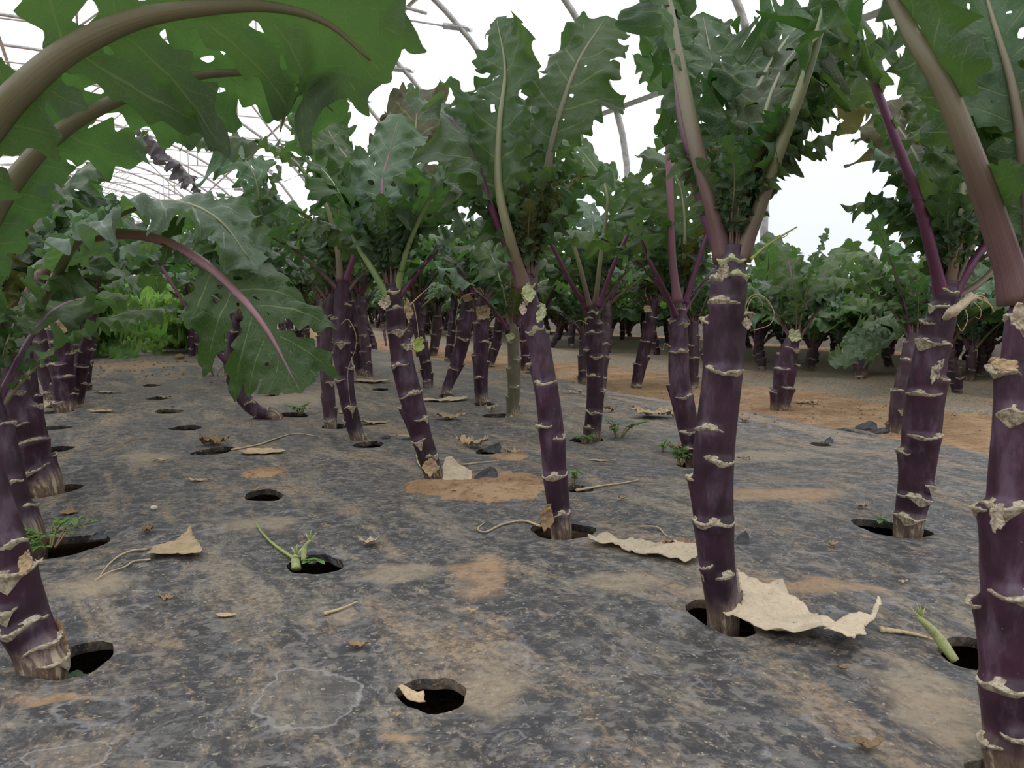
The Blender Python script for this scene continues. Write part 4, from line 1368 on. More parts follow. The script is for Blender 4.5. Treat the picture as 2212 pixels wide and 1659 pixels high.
# G - right edge, nearest
hero([(2192, 1640), (2186, 1450), (2184, 1250), (2196, 1000), (2208, 840), (2226, 640)], [128, 128, 122, 120, 112, 104, 96], 'nearest and thickest purple kale stem, cut off by the right edge of the photo', 17,
     scars=[(680, -.3, 1.2, .004), (700, .5, .6, .004), (800, -.8, .9, .0055), (880, .3, 1.2, .004), (1085, -.3, 1.3, .0045), (1100, -.95, .5, .0045), (1265, .3, 1.1, .004), (1305, -1, .5, .004), (1460, 0, 1.5, .004), (1550, .4, .8, .003), (1585, -.7, .5, .0035)],
     leaves=[
        dict(p=[(2200, 625, .52), (2160, 480, .51), (2105, 330, .50), (2050, 190, .50), (1985, 80, .51), (1900, -60, .54), (1780, -150, .6)], s0=.50, W=.085, r0=.0090, pet='pet_brown', hint=(.6, .2, .5), he=(.3, .3, 1), lobes=6, ruffle=.3, mat='leaf_dark', ears=9),
        dict(p=[(2226, 620, .55), (2222, 450, .55), (2205, 300, .55), (2185, 180, .56), (2150, 60, .58), (2110, -80, .62)], s0=.42, W=.075, r0=.0045, pet='pet_brown', hint=(.3, .8, .3), lobes=7, ruffle=.45, mat='leaf', ears=5, teeth=4),
        dict(p=[(2240, 620, .58), (2220, 420, .60), (2190, 260, .62), (2120, 120, .66), (2050, 60, .70)], s0=.40, W=.08, r0=.0045, pet='pet_green', hint=(.3, -.3, .7), lobes=7, ruffle=.45, mat='leaf', ears=5),
        dict(p=[(2250, 620, .56), (2270, 420, .56), (2240, 250, .57), (2200, 140, .58)], s0=.35, W=.075, r0=.003, pet='pet_green', hint=(.3, .6, .4), lobes=7, ruffle=.6, mat='leaf_dark', depth=.92),
        dict(p=[(2240, 625, .53), (2350, 480, .5), (2460, 380, .48)], s0=.35, W=.08, r0=.006, pet='pet_purple', hint=(-.3, 0, 1), lobes=6, ruffle=.4, mat='leaf'),
     ])

# H - left edge, nearest (its crown is above and left of the view, long leaves arch back in)
hero([(88, 1440), (52, 1330), (12, 1200), (-22, 1090), (-60, 960), (-90, 830)], [100, 102, 104, 100, 96, 92, 84], 'nearest purple kale stem leaning out of the lower left corner, beside the deep open hole', 18,
     scars=[(1385, .5, 1.0, .0045), (1345, -.2, 1.3, .0045), (1300, -.6, .6, .004), (1235, .2, 1.3, .0045), (1170, .5, .7, .003), (1420, .6, .8, .003)],
     leaves=[
        dict(p=[(-90, 815, .63), (-130, 600, .61), (-90, 380, .59), (-10, 260, .58), (60, 180, .57), (160, 100, .57), (300, 36, .57), (460, 12, .57), (600, 14, .58), (710, 50, .59), (800, 130, .60)], s0=.56, W=.125, r0=.0130, pet='pet_brown', hint=(0, .6, .8), he=(.35, .75, .6), lobes=5, ruffle=.16, mat='leaf', ears=9, tipw=.45, droop=.25, teeth=4, tooth=.2, depth=.95),
        dict(p=[(-90, 815, .66), (-95, 640, .66), (-10, 455, .66), (60, 352, .66), (150, 268, .66), (280, 202, .66), (420, 162, .66), (560, 158, .67), (660, 190, .68), (720, 240, .69)], s0=.50, W=.085, r0=.0095, pet='pet_brown', hint=(0, .6, .8), he=(.3, .75, .6), lobes=5, ruffle=.2, mat='leaf', ears=10, tipw=.4, teeth=3, tooth=.24, depth=1.0),
        dict(p=[(-90, 815, .68), (-100, 600, .72), (-60, 480, .78), (0, 420, .82), (50, 400, .86), (90, 430, .9)], s0=.55, W=.06, r0=.006, pet='pet_brown', hint=(-.3, -.4, .8), lobes=6, ruffle=.3, mat='leaf_dark', ears=3),
     ])

# I - dense scarred stem at the left edge with the mauve arching stalk
hero([(100, 1058), (66, 985), (40, 900), (18, 840), (2, 775)], [68, 74, 80, 84, 80, 70], 'stout purple kale stem at the left edge with a long mauve arching leaf stalk', 19,
     n_auto=14, hw=1.35,
     leaves=[
        dict(p=[(8, 765, 1.20), (40, 680, 1.17), (78, 600, 1.13), (140, 535, 1.09), (215, 505, 1.06), (320, 508, 1.03), (415, 550, 1.0), (500, 620, .98), (575, 710, .96), (640, 830, .95)], s0=.74, W=.100, r0=.0092, pet='pet_mauve', hint=(.3, -.9, .5), he=(.3, -1, .3), lobes=5, ruffle=.16, mat='leaf_dark', ears=3, tipw=.32, depth=.92, teeth=4),
        dict(p=[(18, 765, 1.16), (70, 680, 1.12), (120, 590, 1.08), (165, 520, 1.05), (240, 470, 1.03), (330, 435, 1.01), (410, 440, 1.0), (480, 480, .99), (540, 560, .98)], s0=.36, W=.085, r0=.0085, pet='pet_green', hint=(-.3, .1, 1), he=(.3, -.4, .8), lobes=7, ruffle=.35, mat='leaf_blue', ears=5, tipw=.5),
        dict(p=[(0, 765, 1.22), (20, 600, 1.25), (80, 480, 1.3), (160, 420, 1.35), (240, 430, 1.4)], s0=.40, W=.09, r0=.0055, pet='pet_purple', hint=(-.2, -.5, .8), lobes=7, ruffle=.4, mat='leaf_blue'),
        dict(p=[(0, 765, 1.25), (60, 560, 1.3), (140, 400, 1.35), (230, 340, 1.4), (300, 300, 1.45)], s0=.40, W=.085, r0=.0055, pet='pet_green', hint=(-.4, -.2, .8), lobes=6, ruffle=.25, mat='leaf_dark', tooth=.1, depth=.3),
        dict(p=[(-5, 765, 1.2), (-10, 640, 1.2), (0, 520, 1.22), (20, 430, 1.24)], s0=.25, W=.06, r0=.003, pet='pet_green', hint=(0, .6, .3), lobes=7, ruffle=.6, mat='young', depth=.92, tooth=.35),
        dict(p=[(-10, 765, 1.2), (-40, 640, 1.2), (-20, 540, 1.22), (30, 480, 1.24)], s0=.25, W=.06, r0=.003, pet='pet_green', hint=(0, .6, .3), lobes=7, ruffle=.6, mat='young', depth=.92, tooth=.35),
     ], crown_args=dict(scale=.85, n_out=3, n_up=2, n_mid=4, n_young=4))

hero([(66, 1165), (40, 1100), (18, 1020), (0, 950), (-20, 860)], [62, 62, 60, 60, 54], 'purple kale stem at the left edge standing among the small green weeds', 20, n_auto=9,
     crown_args=dict(scale=.8, n_out=3, n_up=1, n_mid=2, n_young=2))
hero([(92, 972), (78, 910), (62, 830), (50, 755), (44, 690)], [32, 34, 37, 38, 36], 'slimmer purple kale stem half hidden behind the stout one at the left edge', 21, n_auto=11, crown_args=dict(scale=.9, n_out=5, n_up=2, n_mid=3, n_young=3))
hero([(140, 884), (134, 800), (128, 720), (122, 655)], [40, 44, 44, 42, 36], 'right-hand stem of the two dark scarred kale stems left of the empty row', 22, n_auto=15, hw=1.4, crown_args=dict(scale=.9, n_out=5, n_up=3, n_mid=4, n_young=3))
hero([(112, 862), (100, 800), (86, 730), (74, 668)], [26, 32, 38, 38, 32], 'left-hand stem of the two dark scarred kale stems left of the empty row', 23, n_auto=12, hw=1.3, mat='trunk_dim', crown_args=dict(scale=.9, n_out=4, n_up=2, n_mid=3, n_young=3))
# K curved
hero([(596, 905), (556, 890), (520, 850), (498, 795), (502, 735), (516, 670)], [26, 28, 32, 30, 27, 24, 22], 'curved purple kale stem bowing left out of its hole under the drooping leaf', 24, n_auto=9,
     leaves=[dict(p=[(492, 780, 1.94), (450, 735, 1.92), (400, 655, 1.9), (350, 575, 1.9), (300, 500, 1.9), (240, 440, 1.92)], s0=.62, W=.10, r0=.0062, pet='pet_purple', hint=(.5, 0, .8), lobes=6, ruffle=.4, mat='leaf_blue'),
             dict(p=[(516, 665, 1.94), (490, 560, 1.95), (440, 430, 1.98), (380, 350, 2.0), (300, 310, 2.05), (240, 330, 2.1)], s0=.50, W=.085, r0=.0055, pet='pet_brown', hint=(.3, .2, .8), lobes=7, ruffle=.3, mat='leaf_mauve', teeth=4),
             dict(p=[(516, 665, 1.94), (540, 560, 1.93), (560, 450, 1.92), (540, 360, 1.92), (470, 310, 1.93), (410, 300, 1.95)], s0=.45, W=.10, r0=.0055, pet='pet_green', hint=(.3, -.3, .8), lobes=7, ruffle=.4, mat='leaf_blue')],
     crown_args=dict(scale=.9, n_out=4, n_up=2, n_mid=4, n_young=4))
hero([(714, 922), (709, 850), (704, 780), (708, 700), (716, 640)], [27, 28, 28, 27, 25, 23], 'greyish kale stem just left of the one with the hanging string', 25, n_auto=10, mat='trunk_dim', crown_args=dict(scale=.85, n_out=4, n_up=2, n_mid=3, n_young=3))
hero([(772, 950), (752, 868), (740, 770), (737, 690), (740, 615)], [32, 34, 35, 38, 36, 34], 'slender purple kale stem with a long dry string hanging down its front', 26, n_auto=12,
     leaves=[dict(p=[(738, 608, 1.66), (728, 520, 1.66), (700, 430, 1.65), (640, 350, 1.65), (560, 305, 1.66), (420, 300, 1.68)], s0=.52, W=.085, r0=.0062, pet='pet_green', hint=(.2, -.2, .9), lobes=8, ruffle=.35, mat='leaf'),
             dict(p=[(745, 608, 1.66), (770, 520, 1.66), (760, 420, 1.68), (690, 300, 1.7), (660, 240, 1.72)], s0=.5, W=.085, r0=.0055, pet='pet_purple', hint=(.2, -.6, .6), lobes=6, ruffle=.35, mat='leaf')],
     crown_args=dict(scale=.9, n_out=4, n_up=2, n_mid=4, n_young=5))
for (pts, wd, lab, seed, cr, mt) in (
    ([(780, 810), (768, 750), (757, 690), (748, 625)], [22, 24, 25, 24], 'thin purple kale stem behind the right side of the one with the hanging string', 30, (5, 2, 3, 3), 'trunk'),
    ([(582, 850), (575, 780), (571, 700), (568, 610)], [22, 22, 21, 20], 'thin tall purple kale stem rising behind the drooping leaf', 31, (5, 2, 3, 3), 'trunk'),
    ([(533, 835), (524, 770), (515, 700), (510, 650)], [20, 22, 22, 20], 'thin purple kale stem just behind the curved one', 32, (5, 2, 2, 2), 'trunk_dim'),
    ([(963, 850), (985, 790), (1002, 720), (1010, 640)], [22, 28, 31, 30], 'purple kale stem leaning right, left of the two twin stems behind the centre', 33, (5, 2, 4, 4), 'trunk'),
    ([(1040, 866), (1038, 800), (1040, 720), (1043, 642)], [28, 31, 32, 31], 'upright purple kale stem with a yellow dry stub, behind the centre stem', 34, (5, 2, 4, 4), 'trunk'),
    ([(1058, 790), (1072, 740), (1080, 680)], [20, 20, 19], 'thin purple kale stem seen between the upright stem and the olive one', 35, (5, 2, 3, 2), 'trunk'),
    ([(1107, 900), (1110, 840), (1110, 770), (1108, 705)], [27, 27, 27, 24], 'slim olive brown kale stem beside the centre stem, greener than all others', 36, (3, 3, 2, 2), 'trunk_olive'),
    ([(1134, 800), (1134, 750), (1132, 690)], [18, 19, 18], 'thin purple kale stem mostly hidden behind the centre stem', 37, (5, 2, 3, 2), 'trunk'),
    ([(1258, 828), (1258, 780), (1262, 720)], [18, 18, 17], 'thin dark kale stem peeping out left of the weedy-footed stem', 38, (5, 2, 3, 2), 'trunk_dim'),
    ([(1496, 838), (1498, 770), (1500, 700)], [24, 24, 22], 'thin grey purple kale stem behind the kinked one, beside the tall thick stem', 39, (5, 2, 3, 2), 'trunk_dim'),
    ([(1374, 838), (1386, 780), (1400, 720), (1412, 655)], [24, 27, 28, 26], 'purple kale stem leaning right at the edge of the soil path', 40, (6, 2, 3, 3), 'trunk'),
    ([(1684, 886), (1692, 830), (1702, 770), (1714, 728)], [40, 44, 46, 38], 'short stout purple kale stem at the mulch edge with a yellow tuft on top', 41, (7, 3, 2, 3), 'trunk'),
    ([(1938, 934), (1946, 870), (1962, 800), (1976, 730)], [40, 42, 44, 40], 'dark kale stem half hidden behind the left side of the thick pale-scarred stem', 42, (4, 2, 3, 3), 'trunk_dim'),
    ([(935, 768), (943, 720), (946, 665)], [19, 21, 20], 'small distant kale stem left of the twin stems, right one of a close pair', 43, (6, 2, 2, 2), 'trunk_dim'),
    ([(908, 725), (917, 700), (922, 660)], [15, 17, 16], 'small distant kale stem left of the twin stems, left one of a close pair', 44, (6, 2, 2, 2), 'trunk_dim')):
    hero(pts, wd, lab, seed, n_auto=10 if len(pts) > 3 else 8, mat=mt, crown_args=dict(scale=.95, n_out=cr[0], n_up=cr[1], n_mid=cr[2], n_young=cr[3], mats=['leaf', 'leaf', 'leaf_dark', 'leaf_blue']))

# ------------------------------------------------------------------ rows further away
GR = random.Random(77)
for (pts, wd, lab, seed) in (([(1636, 782), (1638, 765), (1640, 742)], [20, 21, 20], 'tiny scarred kale stump-like stem on the next bed, right beside the tall thick stem', 50),
                             ([(1748, 800), (1752, 775), (1756, 752)], [20, 22, 20], 'tiny kale stem on the next bed behind the stout one with the yellow tuft', 51),
                             ([(1858, 812), (1860, 790), (1866, 765)], [26, 28, 26], 'low kale plant on the next bed with a blue-green leaf drooping to the soil', 52),
                             ([(2094, 822), (2098, 790), (2100, 752)], [18, 20, 19], 'thin kale stem between the two rightmost thick stems, left one of a pair', 53),
                             ([(2118, 812), (2120, 785), (2122, 750)], [17, 18, 17], 'thin kale stem between the two rightmost thick stems, right one of a pair', 54),
                             ([(1233, 752), (1234, 725), (1236, 700)], [14, 15, 14], 'tiny distant kale stem on the next bed, right of the centre stem', 55)):
    hero(pts, wd, lab, seed, n_auto=6, mat='trunk_dim', crown_args=dict(scale=1.0, n_out=8, n_up=3, n_mid=2, n_young=1, mats=['leaf', 'leaf_blue', 'leaf']),
         leaves=[dict(p=[(1868, 765, 3.2), (1900, 715, 3.05), (1905, 710, 2.95), (1870, 735, 2.85), (1835, 760, 2.8), (1800, 785, 2.78)], s0=.35, W=.085, r0=.004, pet='pet_green', hint=(0, -.8, .6), lobes=7, ruffle=.6, mat='leaf_blue')] if seed == 52 else ())
far_label = 'distant purple stemmed kale plant in the continuing rows, seen between the nearer stems'
for n0, t0, t1, dt in ((0.47, 2.95, 4.6, .38), (0.95, 2.6, 9.5, .40), (1.55, 2.5, 10.5, .42)):
    t = t0
    while t < t1:
        x, y = xy(t + GR.uniform(-.05, .05), n0 + GR.uniform(-.05, .05))
        generic_kale(x, y, GR, far_label, 'kale rows behind on the near bed', scale=GR.uniform(.9, 1.05), hs=GR.uniform(.85, 1.1), counts=(6, 2, 3, 2), nscar=9)
        t += dt
for n0, t0, t1, dt in ((2.62, 0.45, 12.0, .45), (3.05, 0.8, 12.0, .42), (3.55, 0.3, 12.0, .36)):
    t = t0
    while t < t1:
        x, y = xy(t + GR.uniform(-.07, .07), n0 + GR.uniform(-.08, .08))
        generic_kale(x, y, GR, 'short kale plant on the dusty bed beyond the soil path', 'kale plants on the next bed', scale=GR.uniform(.85, 1.1), hs=GR.uniform(.45, .75), counts=(12, 3, 3, 1), nscar=8,
                     mats=['leaf', 'leaf_blue', 'leaf_blue', 'leaf_dark'])
        t += dt
for n0, t0, t1, dt in ((-0.06, 2.5, 4.6, .40), (-1.25, 1.4, 7, .55), (-1.75, 2.0, 9, .6)):
    t = t0
    while t < t1:
        x, y = xy(t + GR.uniform(-.05, .05), n0 + GR.uniform(-.05, .05))
        generic_kale(x, y, GR, 'kale plant in the rows beyond the left edge stems, mostly leaves', 'kale rows at far left', scale=GR.uniform(.9, 1.05), hs=GR.uniform(.9, 1.15), counts=(6, 2, 3, 2), nscar=9)
        t += dt

for n0, t0, t1, dt in ((4.0, -0.4, 13, .36),):
    t = t0
    while t < t1:
        x, y = xy(t + GR.uniform(-.05, .05), n0 + GR.uniform(-.05, .05))
        generic_kale(x, y, GR, 'leafy kale plant close to the right side wall, seen between nearer plants', 'kale row along the side wall', scale=GR.uniform(1, 1.25), hs=GR.uniform(.25, .4), counts=(12, 3, 3, 0), nscar=4,
                     mats=['leaf', 'leaf_blue', 'leaf_dark', 'leaf'])
        t += dt

# bright curly kale bushes closing the row at left
def curly_bush(x, y, R, scale, dark, label, group):
    root = empty('curly_kale', (x, y, hgt(x, y)), label, 'kale', group)
    V, Fc, U = tube(np.array([(0, 0, -0.03), (0.004, 0, .03), (0.0, .003, .10 * scale)]), np.array([.016, .017, .015]) * scale, 10)
    new_obj('stem', V, Fc, MT['trunk_dim'], root, U)
    az = R.uniform(0, 6)
    for k in range(36):
        az += 2.4
        meb, mes = LEAVES['lo_curly%d' % R.randrange(3)]
        tilt = math.radians(-8 + 66 * (1 - k / 36) + R.uniform(-6, 6))
        m = Matrix.Translation((0, 0, (.02 + .12 * k / 36) * scale)) @ Matrix.Rotation(az, 4, 'Z') @ Matrix.Rotation(tilt, 4, 'Y') @ Matrix.Scale(scale * R.uniform(.75, 1.05), 4)
        add_leaf(root, meb, mes, dark or 'curly', 'pet_green' if not dark else 'pet_purple', m)
    return root
for n0, t0, t1, dt in ((0.48, 4.9, 9.5, .42), (0.22, 7.6, 10.5, .5), (-0.06, 4.7, 9, .5), (0.72, 5.6, 9.5, .55)):
    t = t0
    while t < t1:
        x, y = xy(t + GR.uniform(-.06, .06), n0 + GR.uniform(-.05, .05))
        curly_bush(x, y, GR, GR.uniform(.95, 1.25), None, 'bright green curly kale bush closing off the mulched row at left', 'curly kale bushes')
        t += dt
for (t, n) in ((10.6, .35), (11.2, -.1), (11.4, .8), (12.2, .3), (12.6, 1.3), (11.8, -.8), (13.2, -.3)):
    x, y = xy(t, n)
    curly_bush(x, y, GR, 1.35, 'leaf_mauve', 'dark purple curly kale bush far behind the bright green ones', 'dark curly kale bushes')

# ------------------------------------------------------------------ litter, weeds and small finds
def dims(px, py, w_, h_):
    c = hit(px, py)
    return c, w_ / F_PX * c.y, h_ / F_PX * c.y

def sheet(outline, st, seed, crumple=0.2, curl=0.25, fold=0.0, lift=0.001, scale_n=3.0):
    """2-D outline (metres) -> crumpled sheet verts/faces; outline is a closed list"""
    xs = [p[0] for p in outline]; ys = [p[1] for p in outline]
    pts = [Vector(p) for p in outline]
    edges = [(i, (i + 1) % len(pts)) for i in range(len(pts))]
    R = random.Random(seed)
    x = min(xs)
    while x < max(xs):
        y = min(ys)
        while y < max(ys):
            q = (x + R.uniform(-.25, .25) * st, y + R.uniform(-.25, .25) * st)
            if inside(q, outline): pts.append(Vector(q))
            y += st
        x += st
    v, e, f, ov, oe, of = mgeo.delaunay_2d_cdt(pts, edges, [], 1, 1e-8)
    cx, cy = (min(xs) + max(xs)) / 2, (min(ys) + max(ys)) / 2
    S = max(max(xs) - min(xs), max(ys) - min(ys)) / 2
    V = []
    for p in v:
        u, w_ = (p.x - cx) / S, (p.y - cy) / S
        n1 = mnoise.noise(Vector((u * scale_n + seed, w_ * scale_n, seed * .37)))
        n2 = mnoise.noise(Vector((u * scale_n * 3 + seed, w_ * scale_n * 3, seed * .7)))
        n3 = mnoise.noise(Vector((u * scale_n * 7 + seed, w_ * scale_n * 7, seed * .9)))
        ridg = abs(mnoise.noise(Vector((u * 2.2 * scale_n * .5, w_ * 4.2 * scale_n * .5, seed * 1.3))))
        d = math.hypot(u, w_)
        z = S * (crumple * (0.55 * n1 + 0.28 * n2 + 0.16 * n3 + 0.7 * ridg) + curl * d * d + fold * abs(w_))
        V.append([p.x - cx, p.y - cy, z])
    zmin = min(q[2] for q in V)
    for q in V: q[2] += lift - zmin
    return V, [tuple(t) for t in f]

def rough_outline(a, b, seed, k=44, jag=0.10, pointed=True, lobes=3):
    R = random.Random(seed)
    ph = [R.uniform(0, 6.28) for _ in range(5)]
    out = []
    for i in range(k):
        th = 2 * math.pi * i / k
        m = 1 + 0.10 * math.sin(lobes * th + ph[0]) + 0.07 * math.sin((lobes + 4) * th + ph[1]) + jag * R.uniform(-.6, .6)
        ex = abs(math.cos(th)) ** 1.0
        bb = b * (1 - 0.45 * ex) if pointed else b
        out.append((a * m * math.cos(th), bb * m * math.sin(th)))
    return out

def solid(o, th=0.0006):
    md = o.modifiers.new('thickness', 'SOLIDIFY')
    md.thickness = th
    md.offset = 0
    return o

def litter_leaf(px, py, w_, h_, label, mat='dry', rot=0.0, asp=0.5, seed=1, crumple=.25, curl=.25, fold=0.0, tilt=0.0, pointed=True, dz=0.0, group=None, name='dry_leaf', jag=.1, face=0.0):
    c, W_, H_ = dims(px, py, w_, h_)
    ol = rough_outline(W_ / 2, W_ / 2 * asp, seed, jag=jag, pointed=pointed)
    V, Fc = sheet(ol, W_ / 22, seed, crumple, curl, fold)
    o = new_obj(name, V, Fc, MT[mat])
    o.location = (c.x, c.y, c.z + 0.0006 + dz)
    o.rotation_euler = (tilt + face, 0, rot)
    solid(o)
    return tag(o, label, 'dry leaf', group)

LT = [  # px, py, w, h, label, kwargs
    (570, 978, 92, 26, 'flat oval tan dry leaf left of the leaning stem', dict(asp=.75, crumple=.06, curl=.05, seed=3, pointed=False)),
    (462, 962, 62, 38, 'crumpled brown dry leaf ball stuck in a hole on the empty row', dict(mat='dry_brown', asp=.8, crumple=.6, curl=.35, seed=4)),
    (1020, 966, 78, 40, 'curled tan dry leaf strip right of the leaning stem', dict(asp=.4, crumple=.5, curl=.5, seed=5, rot=-.5)),
    (955, 868, 110, 14, 'long pale dry leaf lying behind the leaning stem', dict(asp=.6, crumple=.10, curl=.12, seed=6, mat='dry_pale')),
    (972, 906, 72, 14, 'wrinkled tan dry leaf between the leaning stem and the olive stem', dict(asp=.5, crumple=.35, curl=.2, seed=7)),
    (808, 916, 66, 12, 'thin dry leaf flake left of the leaning stem', dict(asp=.5, crumple=.2, curl=.1, seed=8)),
    (1418, 902, 110, 24, 'torn tan dry leaf heap left of the kinked stem', dict(asp=.5, crumple=.35, curl=.1, seed=9, jag=.3)),
    (798, 1178, 44, 26, 'small pale cupped dry leaf on open mulch left of the centre stem', dict(asp=.8, crumple=.2, curl=.8, seed=10, mat='dry_pale')),
    (776, 1400, 52, 16, 'small olive brown curled leaf scrap above the nearest open hole', dict(asp=.4, crumple=.4, curl=.4, seed=11, mat='dry_brown')),
    (1872, 1618, 62, 26, 'oval brown curled leaf scrap at the lower right', dict(asp=.6, crumple=.25, curl=.6, seed=12, mat='dry_brown', pointed=False)),
    (150, 1110, 42, 22, 'reddish brown flat leaf scrap above the weeds at left', dict(asp=.8, crumple=.15, curl=.1, seed=13, mat='dry_brown')),
    (1302, 997, 60, 8, 'thin tan leaf strip right of the centre stem', dict(asp=.3, crumple=.12, curl=.1, seed=14)),
    (800, 826, 95, 9, 'long tan dry leaf far behind the leaning stem', dict(asp=.5, crumple=.12, curl=.1, seed=15)),
    (915, 802, 34, 24, 'small upright tan leaf scrap behind the leaning stem', dict(asp=.9, crumple=.3, curl=.3, seed=16, tilt=.8)),
    (1468, 1185, 74, 34, 'brown crumpled dry leaf touching the left of the thick stem', dict(asp=.6, crumple=.5, curl=.3, seed=17, mat='dry_brown')),
    (1468, 978, 46, 32, 'orange brown dry leaf at the foot of the kinked stem', dict(asp=.8, crumple=.6, curl=.7, seed=18, mat='dry_brown')),
    (858, 1552, 18, 20, 'tiny tan leaf crumb below the nearest open hole', dict(asp=.8, crumple=.6, curl=.6, seed=19)),
    (357, 1305, 34, 12, 'small dark brown leaf crumb on open mulch at left', dict(asp=.5, crumple=1, curl=.6, seed=20, mat='dry_brown')),
    (488, 1333, 46, 8, 'flat tan leaf crumb right of the dark one at left', dict(asp=.5, crumple=.1, curl=.1, seed=21)),
    (1608, 912, 22, 16, 'small orange brown leaf scrap right of the thick stem', dict(asp=.7, crumple=.6, curl=.6, seed=22, mat='dry_brown')),
    (1606, 993, 28, 8, 'short brown bark strip right of the thick stem', dict(asp=.3, crumple=.3, curl=.2, seed=23, mat='dry_brown')),
    (1742, 872, 58, 12, 'tan dry leaf on the soil path right of the stout stem', dict(asp=.5, crumple=.25, curl=.15, seed=24)),
    (1320, 890, 30, 14, 'small brown curled leaf right of the weedy stem', dict(asp=.7, crumple=.8, curl=.6, seed=25, mat='dry_brown')),
    (66, 1222, 58, 14, 'pale leaf scrap under the weeds at the left edge', dict(asp=.5, crumple=.25, curl=.3, seed=26, mat='dry_pale')),
    (1061, 889, 26, 16, 'pale crumpled leaf scrap left of the olive stem', dict(asp=.8, crumple=.7, curl=.6, seed=27, mat='dry_pale')),
    (370, 748, 60, 8, 'far tan dry leaf near the end of the empty row', dict(asp=.5, crumple=.2, curl=.2, seed=28)),
    (228, 849, 52, 5, 'far thin tan strip on the empty row at left', dict(asp=.5, crumple=.15, curl=.1, seed=29)),
    (220, 890, 56, 6, 'tan leaf strip beside the two dark scarred stems', dict(asp=.5, crumple=.15, curl=.1, seed=30)),
    (345, 998, 40, 10, 'small tan twig-like leaf scrap left of the crumpled ball', dict(asp=.3, crumple=.3, curl=.1, seed=31)),
    (355, 861, 34, 8, 'small tan leaf scrap beside a narrow slit on the empty row', dict(asp=.6, crumple=.4, curl=.3, seed=32)),
    (108, 880, 44, 12, 'pale leaf scrap left of the two dark scarred stems', dict(asp=.7, crumple=.5, curl=.4, seed=33, mat='dry_pale')),
    (880, 948, 52, 10, 'ragged tan leaf left of the leaning stem foot', dict(asp=.4, crumple=.3, curl=.2, seed=34)),
    (1000, 1066, 60, 8, 'flat tan flake on the spilled soil', dict(asp=.4, crumple=.2, curl=.1, seed=35)),
    (1800, 1182, 22, 14, 'small folded tan leaf crumb on open mulch at right', dict(asp=.8, crumple=.5, curl=.8, seed=36)),
    (1862, 1098, 28, 12, 'small tan leaf crumb left of the slit at right', dict(asp=.5, crumple=.6, curl=.5, seed=37)),
    (1950, 1262, 20, 10, 'tiny pale leaf crumb on open mulch at right', dict(asp=.6, crumple=.6, curl=.5, seed=38, mat='dry_pale')),
    (1345, 1080, 20, 9, 'tiny tan leaf crumb right of the centre stem foot', dict(asp=.6, crumple=.6, curl=.5, seed=39)),
    (1020, 1325, 26, 14, 'small tan leaf crumb above and right of the nearest open hole', dict(asp=.5, crumple=.6, curl=.5, seed=40)),
    (1112, 1250, 14, 18, 'tiny tan tooth-shaped crumb below the spilled soil', dict(asp=.5, crumple=.4, curl=.5, seed=41)),
    (1820, 1450, 26, 8, 'dark bark crumb below the largest dry leaf', dict(asp=.5, crumple=.6, curl=.5, seed=42, mat='dry_brown')),
    (318, 1150, 26, 14, 'dark crumb above the triangular dry leaf', dict(asp=.8, crumple=.9, curl=.6, seed=43, mat='dry_brown')),
    (430, 1040, 60, 8, 'thin tan streak of leaf left of the middle open hole', dict(asp=.2, crumple=.2, curl=.1, seed=44)),
    (1110, 982, 40, 6, 'tiny fibrous tan scrap left of the centre stem', dict(asp=.4, crumple=.5, curl=.2, seed=45)),
    (548, 1066, 24, 16, 'curled tan scrap on the left rim of the middle open hole', dict(asp=.6, crumple=.5, curl=.8, seed=46)),
    (2005, 1010, 30, 8, 'flat tan scrap behind the thick pale-scarred stem', dict(asp=.4, crumple=.3, curl=.2, seed=47)),
    (742, 893, 40, 8, 'tan scrap between the two slender stems at left centre', dict(asp=.5, crumple=.3, curl=.2, seed=48)),
    (1240, 850, 44, 6, 'far thin tan strip behind the weedy stem', dict(asp=.3, crumple=.3, curl=.2, seed=49)),
]
for (px, py, w_, h_, lab, kw) in LT:
    litter_leaf(px, py, w_, h_, lab, **kw)

# traced large dry leaves, on a plane that leans on the bed
def laid(pix, label, mat, seed, crumple=.10, curl=.05, wave=.006):
    # leaf outline laid on the bed with its own folds
    G_ = [hit(*p) for p in pix]
    c = sum(G_, Vector()) / len(G_)
    R = random.Random(seed)
    out = []
    for i in range(len(G_)):
        a, b = G_[i], G_[(i + 1) % len(G_)]
        n = max(1, int((b - a).length / 0.004))
        for j in range(n):
            u = j / n
            out.append((a.x + (b.x - a.x) * u + R.uniform(-1, 1) * .0009 - c.x, a.y + (b.y - a.y) * u + R.uniform(-1, 1) * .0012 - c.y))
    V, Fc = sheet(out, 0.0038, seed, crumple, curl, 0, 0)
    xs = [p[0] for p in out]; ys = [p[1] for p in out]
    cx, cy = (min(xs) + max(xs)) / 2, (min(ys) + max(ys)) / 2
    W = []
    for (x, y, z) in V:
        X, Y_ = x + cx, y + cy
        g0 = SURF[0](c.x + X, c.y + Y_)
        W.append((X, Y_, g0 - c.z + .0012 + z + wave * max(0, math.sin(X * 55 + seed) * math.sin(Y_ * 38 + 1))))
    o = new_obj('dry_leaf', W, Fc, MT[mat])
    o.location = c
    solid(o, .0008)
    return tag(o, label, 'dry leaf')

